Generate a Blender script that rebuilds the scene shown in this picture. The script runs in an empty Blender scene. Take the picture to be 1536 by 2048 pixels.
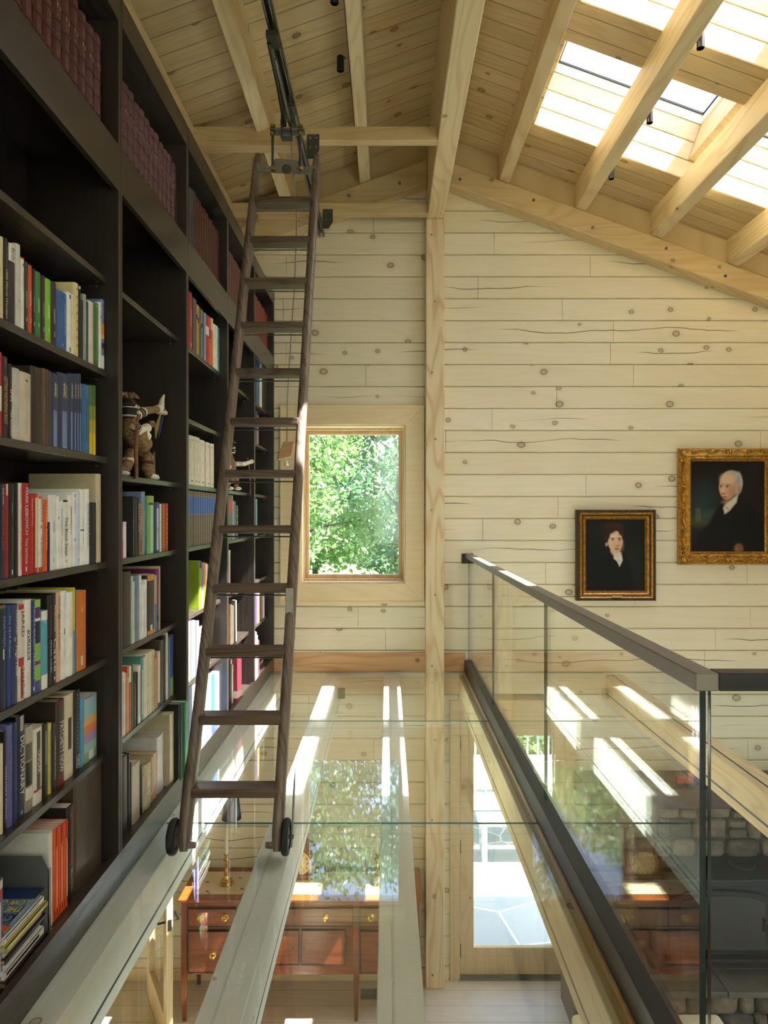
import bpy, math, random
import numpy as np
from mathutils import Vector

# ---------------------------------------------------------------- camera, sky, sun, exposure
C = bpy.context.scene.collection
scene = bpy.context.scene
F, VX, VY = 1457.0, 775.0, 1026.0          # focal length in pixels and vanishing point of a 1536 x 2048 frame
WY = 6.2                                   # distance of the log gable wall
GZ = -1.345                                # top of the glass floor, below eye level
LZ = -3.97                                 # lower floor
cam = bpy.data.cameras.new('camera'); cam_o = bpy.data.objects.new('camera', cam); C.objects.link(cam_o)
cam_o.location = (0, 0, 0); cam_o.rotation_euler = (math.pi / 2, 0, 0)
cam.sensor_fit = 'VERTICAL'; cam.sensor_height = 36; cam.lens = F / 2048 * 36
cam.shift_x = -(VX - 768) / 2048; cam.shift_y = (VY - 1024) / 2048
cam.clip_start = 0.05; cam.clip_end = 300
scene.camera = cam_o

scene.view_settings.view_transform = 'Standard'
scene.view_settings.look = 'None'
scene.view_settings.gamma = 1
scene.view_settings.use_curve_mapping = False
scene.view_settings.exposure = 1.26
cy = scene.cycles
cy.max_bounces = 14; cy.diffuse_bounces = 6; cy.glossy_bounces = 5; cy.transmission_bounces = 6
cy.transparent_max_bounces = 24; cy.caustics_reflective = False; cy.caustics_refractive = False
cy.sample_clamp_indirect = 6

world = bpy.data.worlds.new('sky'); scene.world = world; world.use_nodes = True
wn = world.node_tree; wn.nodes.clear()
w_out = wn.nodes.new('ShaderNodeOutputWorld'); w_bg = wn.nodes.new('ShaderNodeBackground')
w_sky = wn.nodes.new('ShaderNodeTexSky'); w_sky.sky_type = 'NISHITA'; w_sky.sun_disc = False
w_sky.sun_elevation = math.radians(57); w_sky.sun_rotation = math.radians(98); w_sky.dust_density = 2.5
wn.links.new(w_sky.outputs[0], w_bg.inputs[0]); wn.links.new(w_bg.outputs[0], w_out.inputs[0])
w_bg.inputs[1].default_value = 0.5

sun = bpy.data.lights.new('sun', 'SUN'); sun.energy = 25; sun.angle = math.radians(0.55); sun.color = (1, 0.985, 0.945)
sun_o = bpy.data.objects.new('sun', sun); C.objects.link(sun_o)
SUN = Vector((-0.64, 0.085, -1))
sun_o.rotation_euler = SUN.to_track_quat('-Z', 'Y').to_euler(); sun_o.location = (6, -1, 9)

def area(name, loc, rot, sx, sy, power, col=(1, 1, 1)):
    l = bpy.data.lights.new(name, 'AREA'); l.shape = 'RECTANGLE'; l.size = sx; l.size_y = sy; l.energy = power; l.color = col
    o = bpy.data.objects.new(name, l); o.location = loc; o.rotation_euler = [math.radians(a) for a in rot]; C.objects.link(o)
    return o
# added unseen fill lamps, cool toned, behind the camera and at the right eaves wall
area('added_fill_rear', (1.9, -3.3, 0.6), (-90, 180, 0), 4.4, 2.6, 125, (0.70, 0.9, 1))
area('added_fill_lower_rear', (1.6, -3.3, -2.7), (-90, 180, 0), 4.0, 1.9, 45, (0.72, 0.9, 1))
area('added_fill_side', (4.45, 2.0, -2.7), (0, 90, 0), 1.8, 5.0, 36, (0.72, 0.9, 1))

# ---------------------------------------------------------------- helpers
rnd = random.Random(7)
WL = {}                                    # world location of every object that has children
def P(x, y, Y): return ((x - VX) * Y / F, Y, (VY - y) * Y / F)
def lin(c):
    if isinstance(c, str):
        c = c.lstrip('#'); c = [int(c[i:i + 2], 16) / 255 for i in (0, 2, 4)]
        return tuple((v / 12.92 if v <= 0.04045 else ((v + 0.055) / 1.055) ** 2.4) for v in c)
    return tuple(c)

class MB:
    def __init__(s): s.v = []; s.f = []; s.m = []
    def add(s, vs, fs, mat=0):
        n = len(s.v); s.v += [tuple(p) for p in vs]
        for f in fs: s.f.append([i + n for i in f]); s.m.append(mat)
        return s
    def hexa(s, p, mat=0):                 # p: bottom four ccw, top four ccw
        return s.add(p, [(3, 2, 1, 0), (4, 5, 6, 7), (0, 1, 5, 4), (1, 2, 6, 5), (2, 3, 7, 6), (3, 0, 4, 7)], mat)
    def box(s, x0, x1, y0, y1, z0, z1, mat=0):
        x0, x1 = min(x0, x1), max(x0, x1); y0, y1 = min(y0, y1), max(y0, y1); z0, z1 = min(z0, z1), max(z0, z1)
        return s.hexa([(x0, y0, z0), (x1, y0, z0), (x1, y1, z0), (x0, y1, z0), (x0, y0, z1), (x1, y0, z1), (x1, y1, z1), (x0, y1, z1)], mat)
    def prism(s, poly, d, mat=0, capmat=None):
        n = len(poly); d = Vector(d); a = [Vector(p) for p in poly]
        nrm = Vector((0, 0, 0))
        for i in range(n): nrm += a[i].cross(a[(i + 1) % n])
        if nrm.dot(d) < 0: a.reverse()
        vs = [tuple(p) for p in a] + [tuple(p + d) for p in a]
        s.add(vs, [tuple(reversed(range(n))), tuple(range(n, 2 * n))], mat if capmat is None else capmat)
        k = len(s.v) - 2 * n
        for i in range(n):
            j = (i + 1) % n; s.f.append([k + i, k + j, k + n + j, k + n + i]); s.m.append(mat)
        return s
    def rings(s, rings, mat=0, caps=True, closed=False):
        n = len(rings[0]); k = len(s.v)
        for r in rings: s.v += [tuple(p) for p in r]
        R = len(rings)
        for a in range(R if closed else R - 1):
            b = (a + 1) % R
            for i in range(n):
                j = (i + 1) % n; s.f.append([k + a * n + i, k + a * n + j, k + b * n + j, k + b * n + i]); s.m.append(mat)
        if caps and not closed:
            s.f.append([k + i for i in reversed(range(n))]); s.m.append(mat)
            s.f.append([k + (R - 1) * n + i for i in range(n)]); s.m.append(mat)
        return s
    def tube(s, pts, r, n=12, mat=0, ry=None):
        pts = [Vector(p) for p in pts]; rr = r if isinstance(r, (list, tuple)) else [r] * len(pts)
        out = []; prev = None
        for i, p in enumerate(pts):
            t = (pts[min(i + 1, len(pts) - 1)] - pts[max(i - 1, 0)]).normalized()
            if prev is None:
                u = Vector((0, 0, 1)) if abs(t.z) < 0.9 else Vector((1, 0, 0))
                u = (u - t * u.dot(t)).normalized()
            else:
                u = prev - t * prev.dot(t); u.normalize()
            prev = u; w = t.cross(u)
            out.append([p + (u * math.cos(2 * math.pi * k / n) + w * math.sin(2 * math.pi * k / n)) * rr[i] for k in range(n)])
        return s.rings(out, mat)
    def lathe(s, prof, c, axis='Z', n=24, mat=0):
        out = []
        for r, h in prof:
            ring = []
            for k in range(n):
                a = 2 * math.pi * k / n; u, w = r * math.cos(a), r * math.sin(a)
                ring.append({'Z': (c[0] + u, c[1] + w, c[2] + h), 'Y': (c[0] + w, c[1] + h, c[2] + u), 'X': (c[0] + h, c[1] + u, c[2] + w)}[axis])
            out.append(ring)
        return s.rings(out, mat)
    def ball(s, c, r, n=14, mat=0):
        r = r if isinstance(r, (tuple, list)) else (r, r, r); out = []
        for i in range(n // 2 + 1):
            th = math.pi * (i / (n // 2)); th = min(max(th, 0.02), math.pi - 0.02)
            out.append([(c[0] + r[0] * math.sin(th) * math.cos(2 * math.pi * k / n), c[1] + r[1] * math.sin(th) * math.sin(2 * math.pi * k / n), c[2] - r[2] * math.cos(th)) for k in range(n)])
        return s.rings(out, mat)
    def build(s, name, mats, parent=None, bevel=0, smooth=False, seg=1):
        mats = mats if isinstance(mats, (list, tuple)) else [mats]
        v = np.array(s.v, dtype=float)
        base = np.array([(v[:, 0].min() + v[:, 0].max()) / 2, (v[:, 1].min() + v[:, 1].max()) / 2, v[:, 2].min()])
        me = bpy.data.meshes.new(name); me.from_pydata((v - base).tolist(), [], s.f)
        for m in mats: me.materials.append(m)
        if len(mats) > 1: me.polygons.foreach_set('material_index', s.m)
        if smooth: me.polygons.foreach_set('use_smooth', [True] * len(s.f))
        me.update()
        o = bpy.data.objects.new(name, me); C.objects.link(o)
        if smooth and smooth != 'all': me.set_sharp_from_angle(angle=math.radians(40))
        if bevel:
            b = o.modifiers.new('bevel', 'BEVEL'); b.width = bevel; b.segments = seg; b.limit_method = 'ANGLE'; b.angle_limit = math.radians(40)
        WL[o.name] = Vector(base)
        if parent:
            o.parent = parent; o.location = Vector(base) - WL[parent.name]
        else: o.location = base
        return o

def thing(name, loc, label, cat, group=None):
    o = bpy.data.objects.new(name, None); C.objects.link(o); o.location = loc; WL[o.name] = Vector(loc)
    o.empty_display_size = 0.05
    return tag(o, label, cat, group)
def tag(o, label, cat, group=None, kind=None):
    o['label'] = label; o['category'] = cat
    if group: o['group'] = group
    if kind: o['kind'] = kind
    return o
def struct(o): o['kind'] = 'structure'; return o

# ---------------------------------------------------------------- materials
def new_mat(name):
    m = bpy.data.materials.new(name); m.use_nodes = True; nt = m.node_tree; nt.nodes.clear()
    o = nt.nodes.new('ShaderNodeOutputMaterial'); b = nt.nodes.new('ShaderNodeBsdfPrincipled')
    nt.links.new(b.outputs[0], o.inputs[0]); return m, nt, b
class N:
    def __init__(s, nt): s.nt = nt
    def n(s, t, **k):
        x = s.nt.nodes.new(t)
        for a, b in k.items(): setattr(x, a, b)
        return x
    def link(s, a, b): s.nt.links.new(a, b)
    def m(s, op, a, b=None, c=None, clamp=False):
        x = s.n('ShaderNodeMath', operation=op, use_clamp=clamp)
        for i, v in enumerate((a, b, c)):
            if v is None: continue
            if isinstance(v, (int, float)): x.inputs[i].default_value = v
            else: s.link(v, x.inputs[i])
        return x.outputs[0]
    def xyz(s, a, b, c):
        x = s.n('ShaderNodeCombineXYZ')
        for i, v in enumerate((a, b, c)):
            if isinstance(v, (int, float)): x.inputs[i].default_value = v
            else: s.link(v, x.inputs[i])
        return x.outputs[0]
    def noise(s, vec, scale=1, detail=3, rough=0.55):
        x = s.n('ShaderNodeTexNoise'); s.link(vec, x.inputs['Vector'])
        x.inputs['Scale'].default_value = scale; x.inputs['Detail'].default_value = detail; x.inputs['Roughness'].default_value = rough
        return x.outputs['Fac'] if 'Fac' in x.outputs else x.outputs[0]
    def mix(s, fac, a, b, mode='MIX'):
        x = s.n('ShaderNodeMix', data_type='RGBA', blend_type=mode)
        for i, v in ((0, fac), (6, a), (7, b)):
            if isinstance(v, (int, float)): x.inputs[i].default_value = v
            elif isinstance(v, tuple): x.inputs[i].default_value = (*v[:3], 1)
            else: s.link(v, x.inputs[i])
        return x.outputs[2]
    def smooth(s, v, lo, hi):
        x = s.n('ShaderNodeMapRange', interpolation_type='SMOOTHSTEP'); s.link(v, x.inputs[0])
        x.inputs[1].default_value = lo; x.inputs[2].default_value = hi
        return x.outputs[0]

def wood(name, light, dark, along='X', across='Z', pitch=0.0, off=0.0, knot='#6b4a34', kscale=2.6, kdens=0.55,
         rough=0.5, seam=0.0, crack=0.0, figure=0.35, vary=0.25, gs=1.0, spec=0.4, krad=0.05):
    m, nt, bs = new_mat(name); g = N(nt); light = lin(light); dark = lin(dark); knot = lin(knot)
    geo = g.n('ShaderNodeNewGeometry'); sp = g.n('ShaderNodeSeparateXYZ'); g.link(geo.outputs['Position'], sp.inputs[0])
    ax = {'X': sp.outputs[0], 'Y': sp.outputs[1], 'Z': sp.outputs[2]}
    def comb(t):
        v = ax[t[0]]
        for ch in t[1:]: v = g.m('ADD', v, ax[ch])
        return v
    a, b = comb(along), comb(across)
    if pitch:
        q = g.m('DIVIDE', g.m('ADD', b, off), pitch); idx = g.m('FLOOR', q); fr = g.m('SUBTRACT', q, idx)
        wh = g.n('ShaderNodeTexWhiteNoise', noise_dimensions='1D'); g.link(idx, wh.inputs['W']); R = wh.outputs['Value']
    else:
        oi = g.n('ShaderNodeObjectInfo'); R = oi.outputs['Random']
    a2 = g.m('ADD', a, g.m('MULTIPLY', R, 13.7))
    grain = g.noise(g.xyz(g.m('MULTIPLY', a2, 1.3 * gs), g.m('MULTIPLY', b, 34 * gs), R), 1, 4, 0.6)
    ring = g.noise(g.xyz(g.m('MULTIPLY', a2, 0.55 * gs), g.m('MULTIPLY', b, 4.2 * gs), g.m('MULTIPLY', R, 5)), 1, 2, 0.4)
    ring = g.m('MULTIPLY_ADD', g.m('SINE', g.m('MULTIPLY', ring, 75)), 0.5, 0.5)
    ring = g.m('MULTIPLY', ring, g.m('MULTIPLY', ring, ring))
    fac = g.m('ADD', g.m('MULTIPLY', grain, 0.5), g.m('MULTIPLY', ring, figure))
    fac = g.m('ADD', fac, g.m('MULTIPLY', g.m('SUBTRACT', R, 0.5), vary), clamp=True)
    col = g.mix(fac, light, dark)
    if kdens:
        vo = g.n('ShaderNodeTexVoronoi', voronoi_dimensions='2D'); vo.inputs['Scale'].default_value = kscale
        wob = g.noise(g.xyz(a, b, 0.0), 9, 1)
        g.link(g.xyz(g.m('ADD', g.m('MULTIPLY', a2, 0.82), g.m('MULTIPLY', wob, 0.02)), b, 0.0), vo.inputs['Vector'])
        cs = g.n('ShaderNodeSeparateColor'); g.link(vo.outputs['Color'], cs.inputs[0])
        on = g.m('GREATER_THAN', cs.outputs[0], 1 - kdens)
        rad = g.m('MULTIPLY', g.m('MULTIPLY_ADD', cs.outputs[1], 1.0, 0.45), krad)
        d = g.m('DIVIDE', vo.outputs['Distance'], rad)
        core = g.m('MULTIPLY', g.smooth(d, 1.08, 0.92), on)
        inner = g.smooth(d, 0.85, 0.6)
        halo = g.m('MULTIPLY', g.m('MULTIPLY', g.smooth(d, 2.6, 1.0), on), 0.28)
        col = g.mix(halo, col, tuple(c * 0.8 for c in dark))
        kc = g.mix(inner, knot, tuple(0.35 * k + 0.6 * l for k, l in zip(knot, dark)))
        col = g.mix(g.m('MULTIPLY', core, 0.85), col, kc)
    h = grain
    if crack:
        cn = g.noise(g.xyz(g.m('MULTIPLY', a2, 1.1), g.m('MULTIPLY', R, 9), 1.0), 1, 5, 0.5)
        msk = g.smooth(g.noise(g.xyz(g.m('MULTIPLY', a2, 0.8), g.m('MULTIPLY', R, 31), 4.0), 1, 1), 0.46, 0.62)
        if not pitch: q = g.m('DIVIDE', b, 0.2); fr = g.m('SUBTRACT', q, g.m('FLOOR', q))
        ln = g.smooth(g.m('SUBTRACT', g.m('ABSOLUTE', g.m('SUBTRACT', fr, g.m('MULTIPLY_ADD', cn, 0.9, 0.1))), g.m('MULTIPLY', g.m('SUBTRACT', msk, 0.5), crack * 2)), crack * .6, 0)
        ln = g.m('MULTIPLY', ln, g.smooth(msk, 0.05, 0.3))
        col = g.mix(ln, col, (0.045, 0.028, 0.018)); h = g.m('SUBTRACT', h, ln)
    if seam:
        e = g.m('MULTIPLY', g.m('MINIMUM', fr, g.m('SUBTRACT', 1.0, fr)), pitch)
        ln = g.smooth(e, seam, seam * 0.45)
        col = g.mix(g.m('MULTIPLY', ln, 0.85), col, (0.03, 0.017, 0.008)); h = g.m('SUBTRACT', h, g.m('MULTIPLY', ln, 2.5))
    g.link(col, bs.inputs['Base Color']); bs.inputs['Roughness'].default_value = rough
    bs.inputs['Specular IOR Level'].default_value = spec
    bp = g.n('ShaderNodeBump'); bp.inputs['Strength'].default_value = 0.25; bp.inputs['Distance'].default_value = 0.004
    g.link(h, bp.inputs['Height']); g.link(bp.outputs[0], bs.inputs['Normal'])
    return m

_pc = {}
def plain(col, rough=0.5, metal=0.0, name=None, spec=0.5, noise=0.0, nscale=30, coat=0, bump=0):
    key = (str(col), rough, metal, noise, nscale, coat, bump)
    if key in _pc: return _pc[key]
    m, nt, bs = new_mat(name or 'paint'); c = lin(col); g = N(nt)
    bs.inputs['Base Color'].default_value = (*c, 1); bs.inputs['Roughness'].default_value = rough; bs.inputs['Metallic'].default_value = metal
    bs.inputs['Specular IOR Level'].default_value = spec; bs.inputs['Coat Weight'].default_value = coat
    tc = g.n('ShaderNodeTexCoord'); f = g.noise(tc.outputs['Object'], nscale, 4)
    if noise:
        g.link(g.mix(g.smooth(f, 0.3, 0.7), tuple(x * (1 - noise) for x in c), tuple(min(1, x * (1 + noise)) for x in c)), bs.inputs['Base Color'])
    if bump:
        bp = g.n('ShaderNodeBump'); bp.inputs['Strength'].default_value = 0.5; bp.inputs['Distance'].default_value = bump
        g.link(f, bp.inputs['Height']); g.link(bp.outputs[0], bs.inputs['Normal'])
    _pc[key] = m; return m

def glass(name, tint=(0.965, 0.985, 0.975), refl=(1, 1, 1)):
    m = bpy.data.materials.new(name); m.use_nodes = True; nt = m.node_tree; nt.nodes.clear(); g = N(nt)
    out = g.n('ShaderNodeOutputMaterial'); tr = g.n('ShaderNodeBsdfTransparent'); gl = g.n('ShaderNodeBsdfGlossy'); mx = g.n('ShaderNodeMixShader')
    gl.inputs['Roughness'].default_value = 0.0; gl.inputs['Color'].default_value = (*refl, 1); tr.inputs[0].default_value = (*tint, 1)
    geo = g.n('ShaderNodeNewGeometry'); fr = g.n('ShaderNodeFresnel')
    g.link(g.m('SUBTRACT', 1.5, g.m('MULTIPLY', geo.outputs['Backfacing'], 1.5 - 1 / 1.5)), fr.inputs['IOR'])
    g.link(fr.outputs[0], mx.inputs[0]); g.link(tr.outputs[0], mx.inputs[1]); g.link(gl.outputs[0], mx.inputs[2]); g.link(mx.outputs[0], out.inputs[0])
    return m

M = {}
M['log'] = wood('log_wall', '#eae1c8', '#d9cba4', 'X', 'Z', 0.1872, 0.047, knot='#6f5138', kscale=3.2, kdens=0.6, crack=0.011, rough=0.42, figure=0.16, vary=0.3, krad=0.064)
M['ceil'] = wood('ceiling_boards', '#cfb88a', '#a68d5c', 'X', 'Y', 0.152, 0.03, knot='#5e3c22', kscale=3.2, kdens=0.6, rough=0.5, seam=0.0035, figure=0.25, vary=0.5, krad=0.06)
M['beamY'] = wood('pine_beam_lengthwise', '#e8d9b0', '#cfb380', 'Y', 'XZ', 0, knot='#6f4c30', kscale=2.2, kdens=0.4, figure=0.45, rough=0.45)
M['beamX'] = wood('pine_beam_crosswise', '#d7c194', '#b79868', 'X', 'ZY', 0, knot='#6f4c30', kscale=3, kdens=0.5, figure=0.3, rough=0.5)
M['beamZ'] = wood('pine_post', '#e8d9b5', '#d2b487', 'Z', 'XY', 0, knot='#6f4c30', kscale=2.5, kdens=0.25, figure=0.75, rough=0.45)
M['pale'] = wood('pale_floor_beam', '#efefe2', '#e0dcc8', 'Y', 'XZ', 0, knot='#86694d', kscale=2.6, kdens=0.35, krad=.03, figure=0.2, rough=0.45)
M['trimw'] = wood('window_trim_wood', '#eedcb4', '#dbbd8a', 'X', 'ZY', 0, knot='#87532f', kscale=2.0, kdens=0.35, figure=0.2, rough=0.4)
M['sash'] = wood('window_sash_wood', '#e6c9a0', '#cfa476', 'Z', 'XY', 0, kdens=0, figure=0.4, rough=0.4)
M['ledger'] = wood('orange_ledger', '#d9b07c', '#bb8452', 'X', 'Z', 0, knot='#5a2f18', kscale=3.5, kdens=0.35, figure=0.5, crack=0.006, rough=0.4)
M['shaft'] = wood('shaft_boards', '#e0d3ae', '#cdb88a', 'X', 'Z', 0, knot='#8a7355', kscale=3.0, kdens=0.45, figure=0.15, rough=0.5)
M['dark'] = wood('dark_stained_wood', '#332b26', '#201b18', 'Z', 'XY', 0, kdens=0, figure=0.3, rough=0.36, spec=0.5, gs=1.5)
M['darkH'] = wood('dark_stained_wood_flat', '#3d362f', '#27211d', 'Y', 'XZ', 0, kdens=0, figure=0.3, rough=0.27, spec=0.5, gs=1.5)
M['lad'] = wood('ladder_wood', '#86766a', '#50433a', 'Z', 'XY', 0, kdens=0, figure=0.5, rough=0.42, gs=2.2)
M['ladh'] = wood('ladder_tread_wood', '#6d5a4a', '#413228', 'X', 'YZ', 0, kdens=0, figure=0.6, rough=0.45, gs=2.0)
M['mahog'] = wood('mahogany', '#8f4a1e', '#5a2710', 'X', 'ZY', 0, kdens=0, figure=0.4, rough=0.25, spec=0.6)
M['mahogz'] = wood('mahogany_upright', '#7c3c19', '#4b1f0d', 'Z', 'XY', 0, kdens=0, figure=0.3, rough=0.28, spec=0.6)
M['floor'] = wood('lower_floor_planks', '#d6d0c2', '#bab0a0', 'X', 'Y', 0.19, 0.02, kdens=0.15, figure=0.2, rough=0.38, seam=0.002, vary=0.3)
M['doorw'] = wood('door_wood', '#dcc49a', '#c19f70', 'Z', 'XY', 0, kdens=0.12, figure=0.3, rough=0.42)
M['glass'] = glass('clear_glass'); M['pane'] = glass('window_glass', (0.97, 0.98, 0.98))
M['gedge'] = plain('#5f9ea3', 0.15, 0, 'glass_edge', 0.8); M['gedged'] = plain('#152825', 0.1, 0, 'glass_edge_dark', 0.8); M['loft'] = wood('dark_loft_floor', '#54463a', '#3a3028', 'X', 'Y', 0.13, 0.01, kdens=0, figure=0.3, rough=0.4, seam=0.002)
M['steel'] = plain('#8d8f8c', 0.38, 0.9, 'galvanised_steel', noise=0.12, nscale=60)
M['steeld'] = plain('#55584f', 0.45, 0.85, 'weathered_steel', noise=0.2, nscale=60)
M['brass'] = plain('#c49a45', 0.22, 1.0, 'brass')
M['nut'] = plain('#a28a4c', 0.35, 0.9, 'yellow_zinc')
M['black'] = plain('#0d0d0d', 0.4, 0, 'black_metal')
M['bronze'] = plain('#7d7870', 0.45, 0.3, 'bronze_anodised')
M['bronzed'] = plain('#1c1c1c', 0.4, 0.2, 'dark_bronze')
M['rubber'] = plain('#17181b', 0.55, 0, 'rubber')
M['page'] = plain('#d9d0bb', 0.8, 0, 'paper', noise=0.06, nscale=120)
# ---------------------------------------------------------------- roof
RX, RZ, SL = 0.396, 3.16, 0.364            # ridge line and roof pitch
def zc(x): return RZ - SL * abs(x - RX)
Y0R, LX, RXW = -3.6, -1.31, 4.6
SLOTS = [(4.48, 5.46), (3.17, 4.15), (-.76, .22), (-2.07, -1.09)]; SKX = [(1.095, 2.20), (2.30, 3.40)]  # last two rows are unseen skylights, added for light near the camera
TH = 0.50
def rp(x, y, h):                           # point at height h square to the roof plane above ceiling point x
    s = 0 if abs(x - RX) < 1e-6 else (1 if x > RX else -1)
    return (x + s * .342 * h, y, zc(x) + (.94 if s else 1.06) * h)
def roof(mb, x0, x1, y0, y1, lo=0.0, hi=TH):
    return mb.hexa([rp(x0, y0, lo), rp(x1, y0, lo), rp(x1, y1, lo), rp(x0, y1, lo), rp(x0, y0, hi), rp(x1, y0, hi), rp(x1, y1, hi), rp(x0, y1, hi)])
mb = MB(); E = WY + 0.95
edges = [Y0R - .6] + [v for s_ in sorted(SLOTS) for v in s_] + [E]
for j in range(0, len(edges), 2): roof(mb, RX, RXW + 0.7, edges[j], edges[j + 1])
for a, b in SLOTS: roof(mb, RX, SKX[0][0], a, b); roof(mb, SKX[1][1], RXW + 0.7, a, b)
roof(mb, LX - 1.6, RX, Y0R - .6, E)
struct(mb.build('ceiling', M['ceil']))
# skylights: frame, pane and board lining of each shaft
k = 0
for a, b in SLOTS:
    mb = MB(); roof(mb, SKX[0][1], SKX[1][0], a, b, 0.15, TH)
    struct(mb.build('trim_%d' % (20 + k // 2), M['beamX']))
    for x0, x1 in SKX:
        k += 1
        fr = MB()
        for q in ((x0, x1, b - .02, b), (x0, x1, a, a + .02), (x0, x0 + .012, a + .02, b - .02), (x1 - .012, x1, a + .02, b - .02)): roof(fr, *q, 0.425, 0.515)
        w = struct(fr.build('window_%d' % (10 + k), plain('#e8e6df', .35, 0, 'white_frame')))
        g_ = MB(); roof(g_, x0 + .012, x1 - .012, a + .02, b - .02, 0.508, 0.513); g_.build('pane', M['pane'], w)
        gk = MB()
        for q in ((x0 + .012, x1 - .012, b - .03, b - .02), (x0 + .012, x1 - .012, a + .02, a + .03), (x0 + .012, x0 + .02, a + .03, b - .03), (x1 - .02, x1 - .012, a + .03, b - .03)): roof(gk, *q, 0.493, 0.507)
        gk.build('gasket', M['black'], w)
        ln = MB(); xe = x1 if x1 < 3 else x1
        for j in range(3):
            h0, h1 = 0.002 + .142 * j, .142 * (j + 1) - .004
            xa, xb = x0, (SKX[1][0] if (j == 0 and x0 < 2) else x1)
            roof(ln, xa, xb, b - .014, b - .001, h0, h1)
        ln.build('shaft_lining', M['shaft'], w, bevel=.004)
# ridge beam, purlins, rake beams, ties
def beam_tag(o, label, grp=None): return tag(o, label, 'beam', grp)
mb = MB().box(.332, .47, Y0R, WY, 2.46, zc(.332) + .02)
beam_tag(mb.build('ridge_beam', M['beamY'], bevel=.006), 'deep pine ridge beam running along the peak of the ceiling')
PUR = [(-.817, 'left slope, nearer the bookcase'), (-.187, 'left slope, beside the ridge beam'), (.970, 'right slope, first beside the ridge beam'), (1.604, 'right slope, second from the ridge beam'),
       (2.234, 'right slope, third from the ridge beam'), (2.872, 'right slope, fourth from the ridge beam'), (3.51, 'right slope, fifth from the ridge beam'), (4.15, 'right slope, lowest near the eaves')]
for x, d in PUR:
    a, b = x - .043, x + .043
    mb = MB().prism([(a, Y0R, zc(a) - .2), (b, Y0R, zc(b) - .2), (b, Y0R, zc(b) + .004), (a, Y0R, zc(a) + .004)], (0, WY - .115 - Y0R, 0))
    beam_tag(mb.build('purlin', M['beamY'], bevel=.005), 'pine purlin under the ' + d, 'purlins under the sloped ceiling')
for s, (x0, x1) in (('left', (LX, .332)), ('right', (.47, RXW))):
    mb = MB().hexa([(x0, WY - .12, zc(x0) - .2), (x1, WY - .12, zc(x1) - .2), (x1, WY, zc(x1) - .2), (x0, WY, zc(x0) - .2),
                    (x0, WY - .12, zc(x0) + .002), (x1, WY - .12, zc(x1) + .002), (x1, WY, zc(x1) + .002), (x0, WY, zc(x0) + .002)])
    beam_tag(mb.build('rake_blocking', M['ceil'], bevel=.004), 'pine board closing the purlin ends on the %s gable slope' % s)
    rb = thing('rake_beam', ((x0 + x1) / 2, WY - .1, zc((x0 + x1) / 2) - .38), 'bolted pine rake beam along the top of the log wall, %s of ridge' % s, 'beam')
    mb = MB().hexa([(x0, WY - .16, zc(x0) - .39), (x1, WY - .16, zc(x1) - .39), (x1, WY, zc(x1) - .39), (x0, WY, zc(x0) - .39),
                    (x0, WY - .16, zc(x0) - .203), (x1, WY - .16, zc(x1) - .203), (x1, WY, zc(x1) - .203), (x0, WY, zc(x0) - .203)])
    mb.build('beam', M['beamX'], rb, bevel=.006)
    for i in range(7):
        x = (.6 + .55 * i + (.06 if i % 2 else 0)) if s == 'right' else (.1 - .42 * i)
        if x0 + .1 < x < x1 - .1:
            z = zc(x) - (.27 if i % 2 else .32)
            MB().lathe([(.022, -.004), (.022, 0), (.012, 0), (.012, .012), (0.002, .014)], (x, WY - .16, z), 'Y', 12).build('bolt', plain('#6e6f6c', .45, .7, 'bolt_metal'), rb)
tz = (2.452, 2.545)
for Y, lab in ((6.2 * .773, 'nearer'), (6.2 * .963, 'farther')):
    t = thing('tie_beam', (-.5, Y, tz[0]), 'horizontal pine collar tie from bookcase side to ridge beam, the %s of two' % lab, 'beam', 'collar ties')
    mb = MB().box(LX, .332, Y, Y + .075, tz[0], tz[1]); mb.build('tie', M['beamX'], t, bevel=.004)
    MB().box(LX, -.47, Y + .004, Y + .11, tz[0] - .03, tz[0]).build('packing_strip', M['beamX'], t, bevel=.003)
# strip along the top of the left wall
struct(MB().box(LX, LX + .035, Y0R, WY, zc(LX) - .12, zc(LX)).build('trim_1', M['beamY']))

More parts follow.
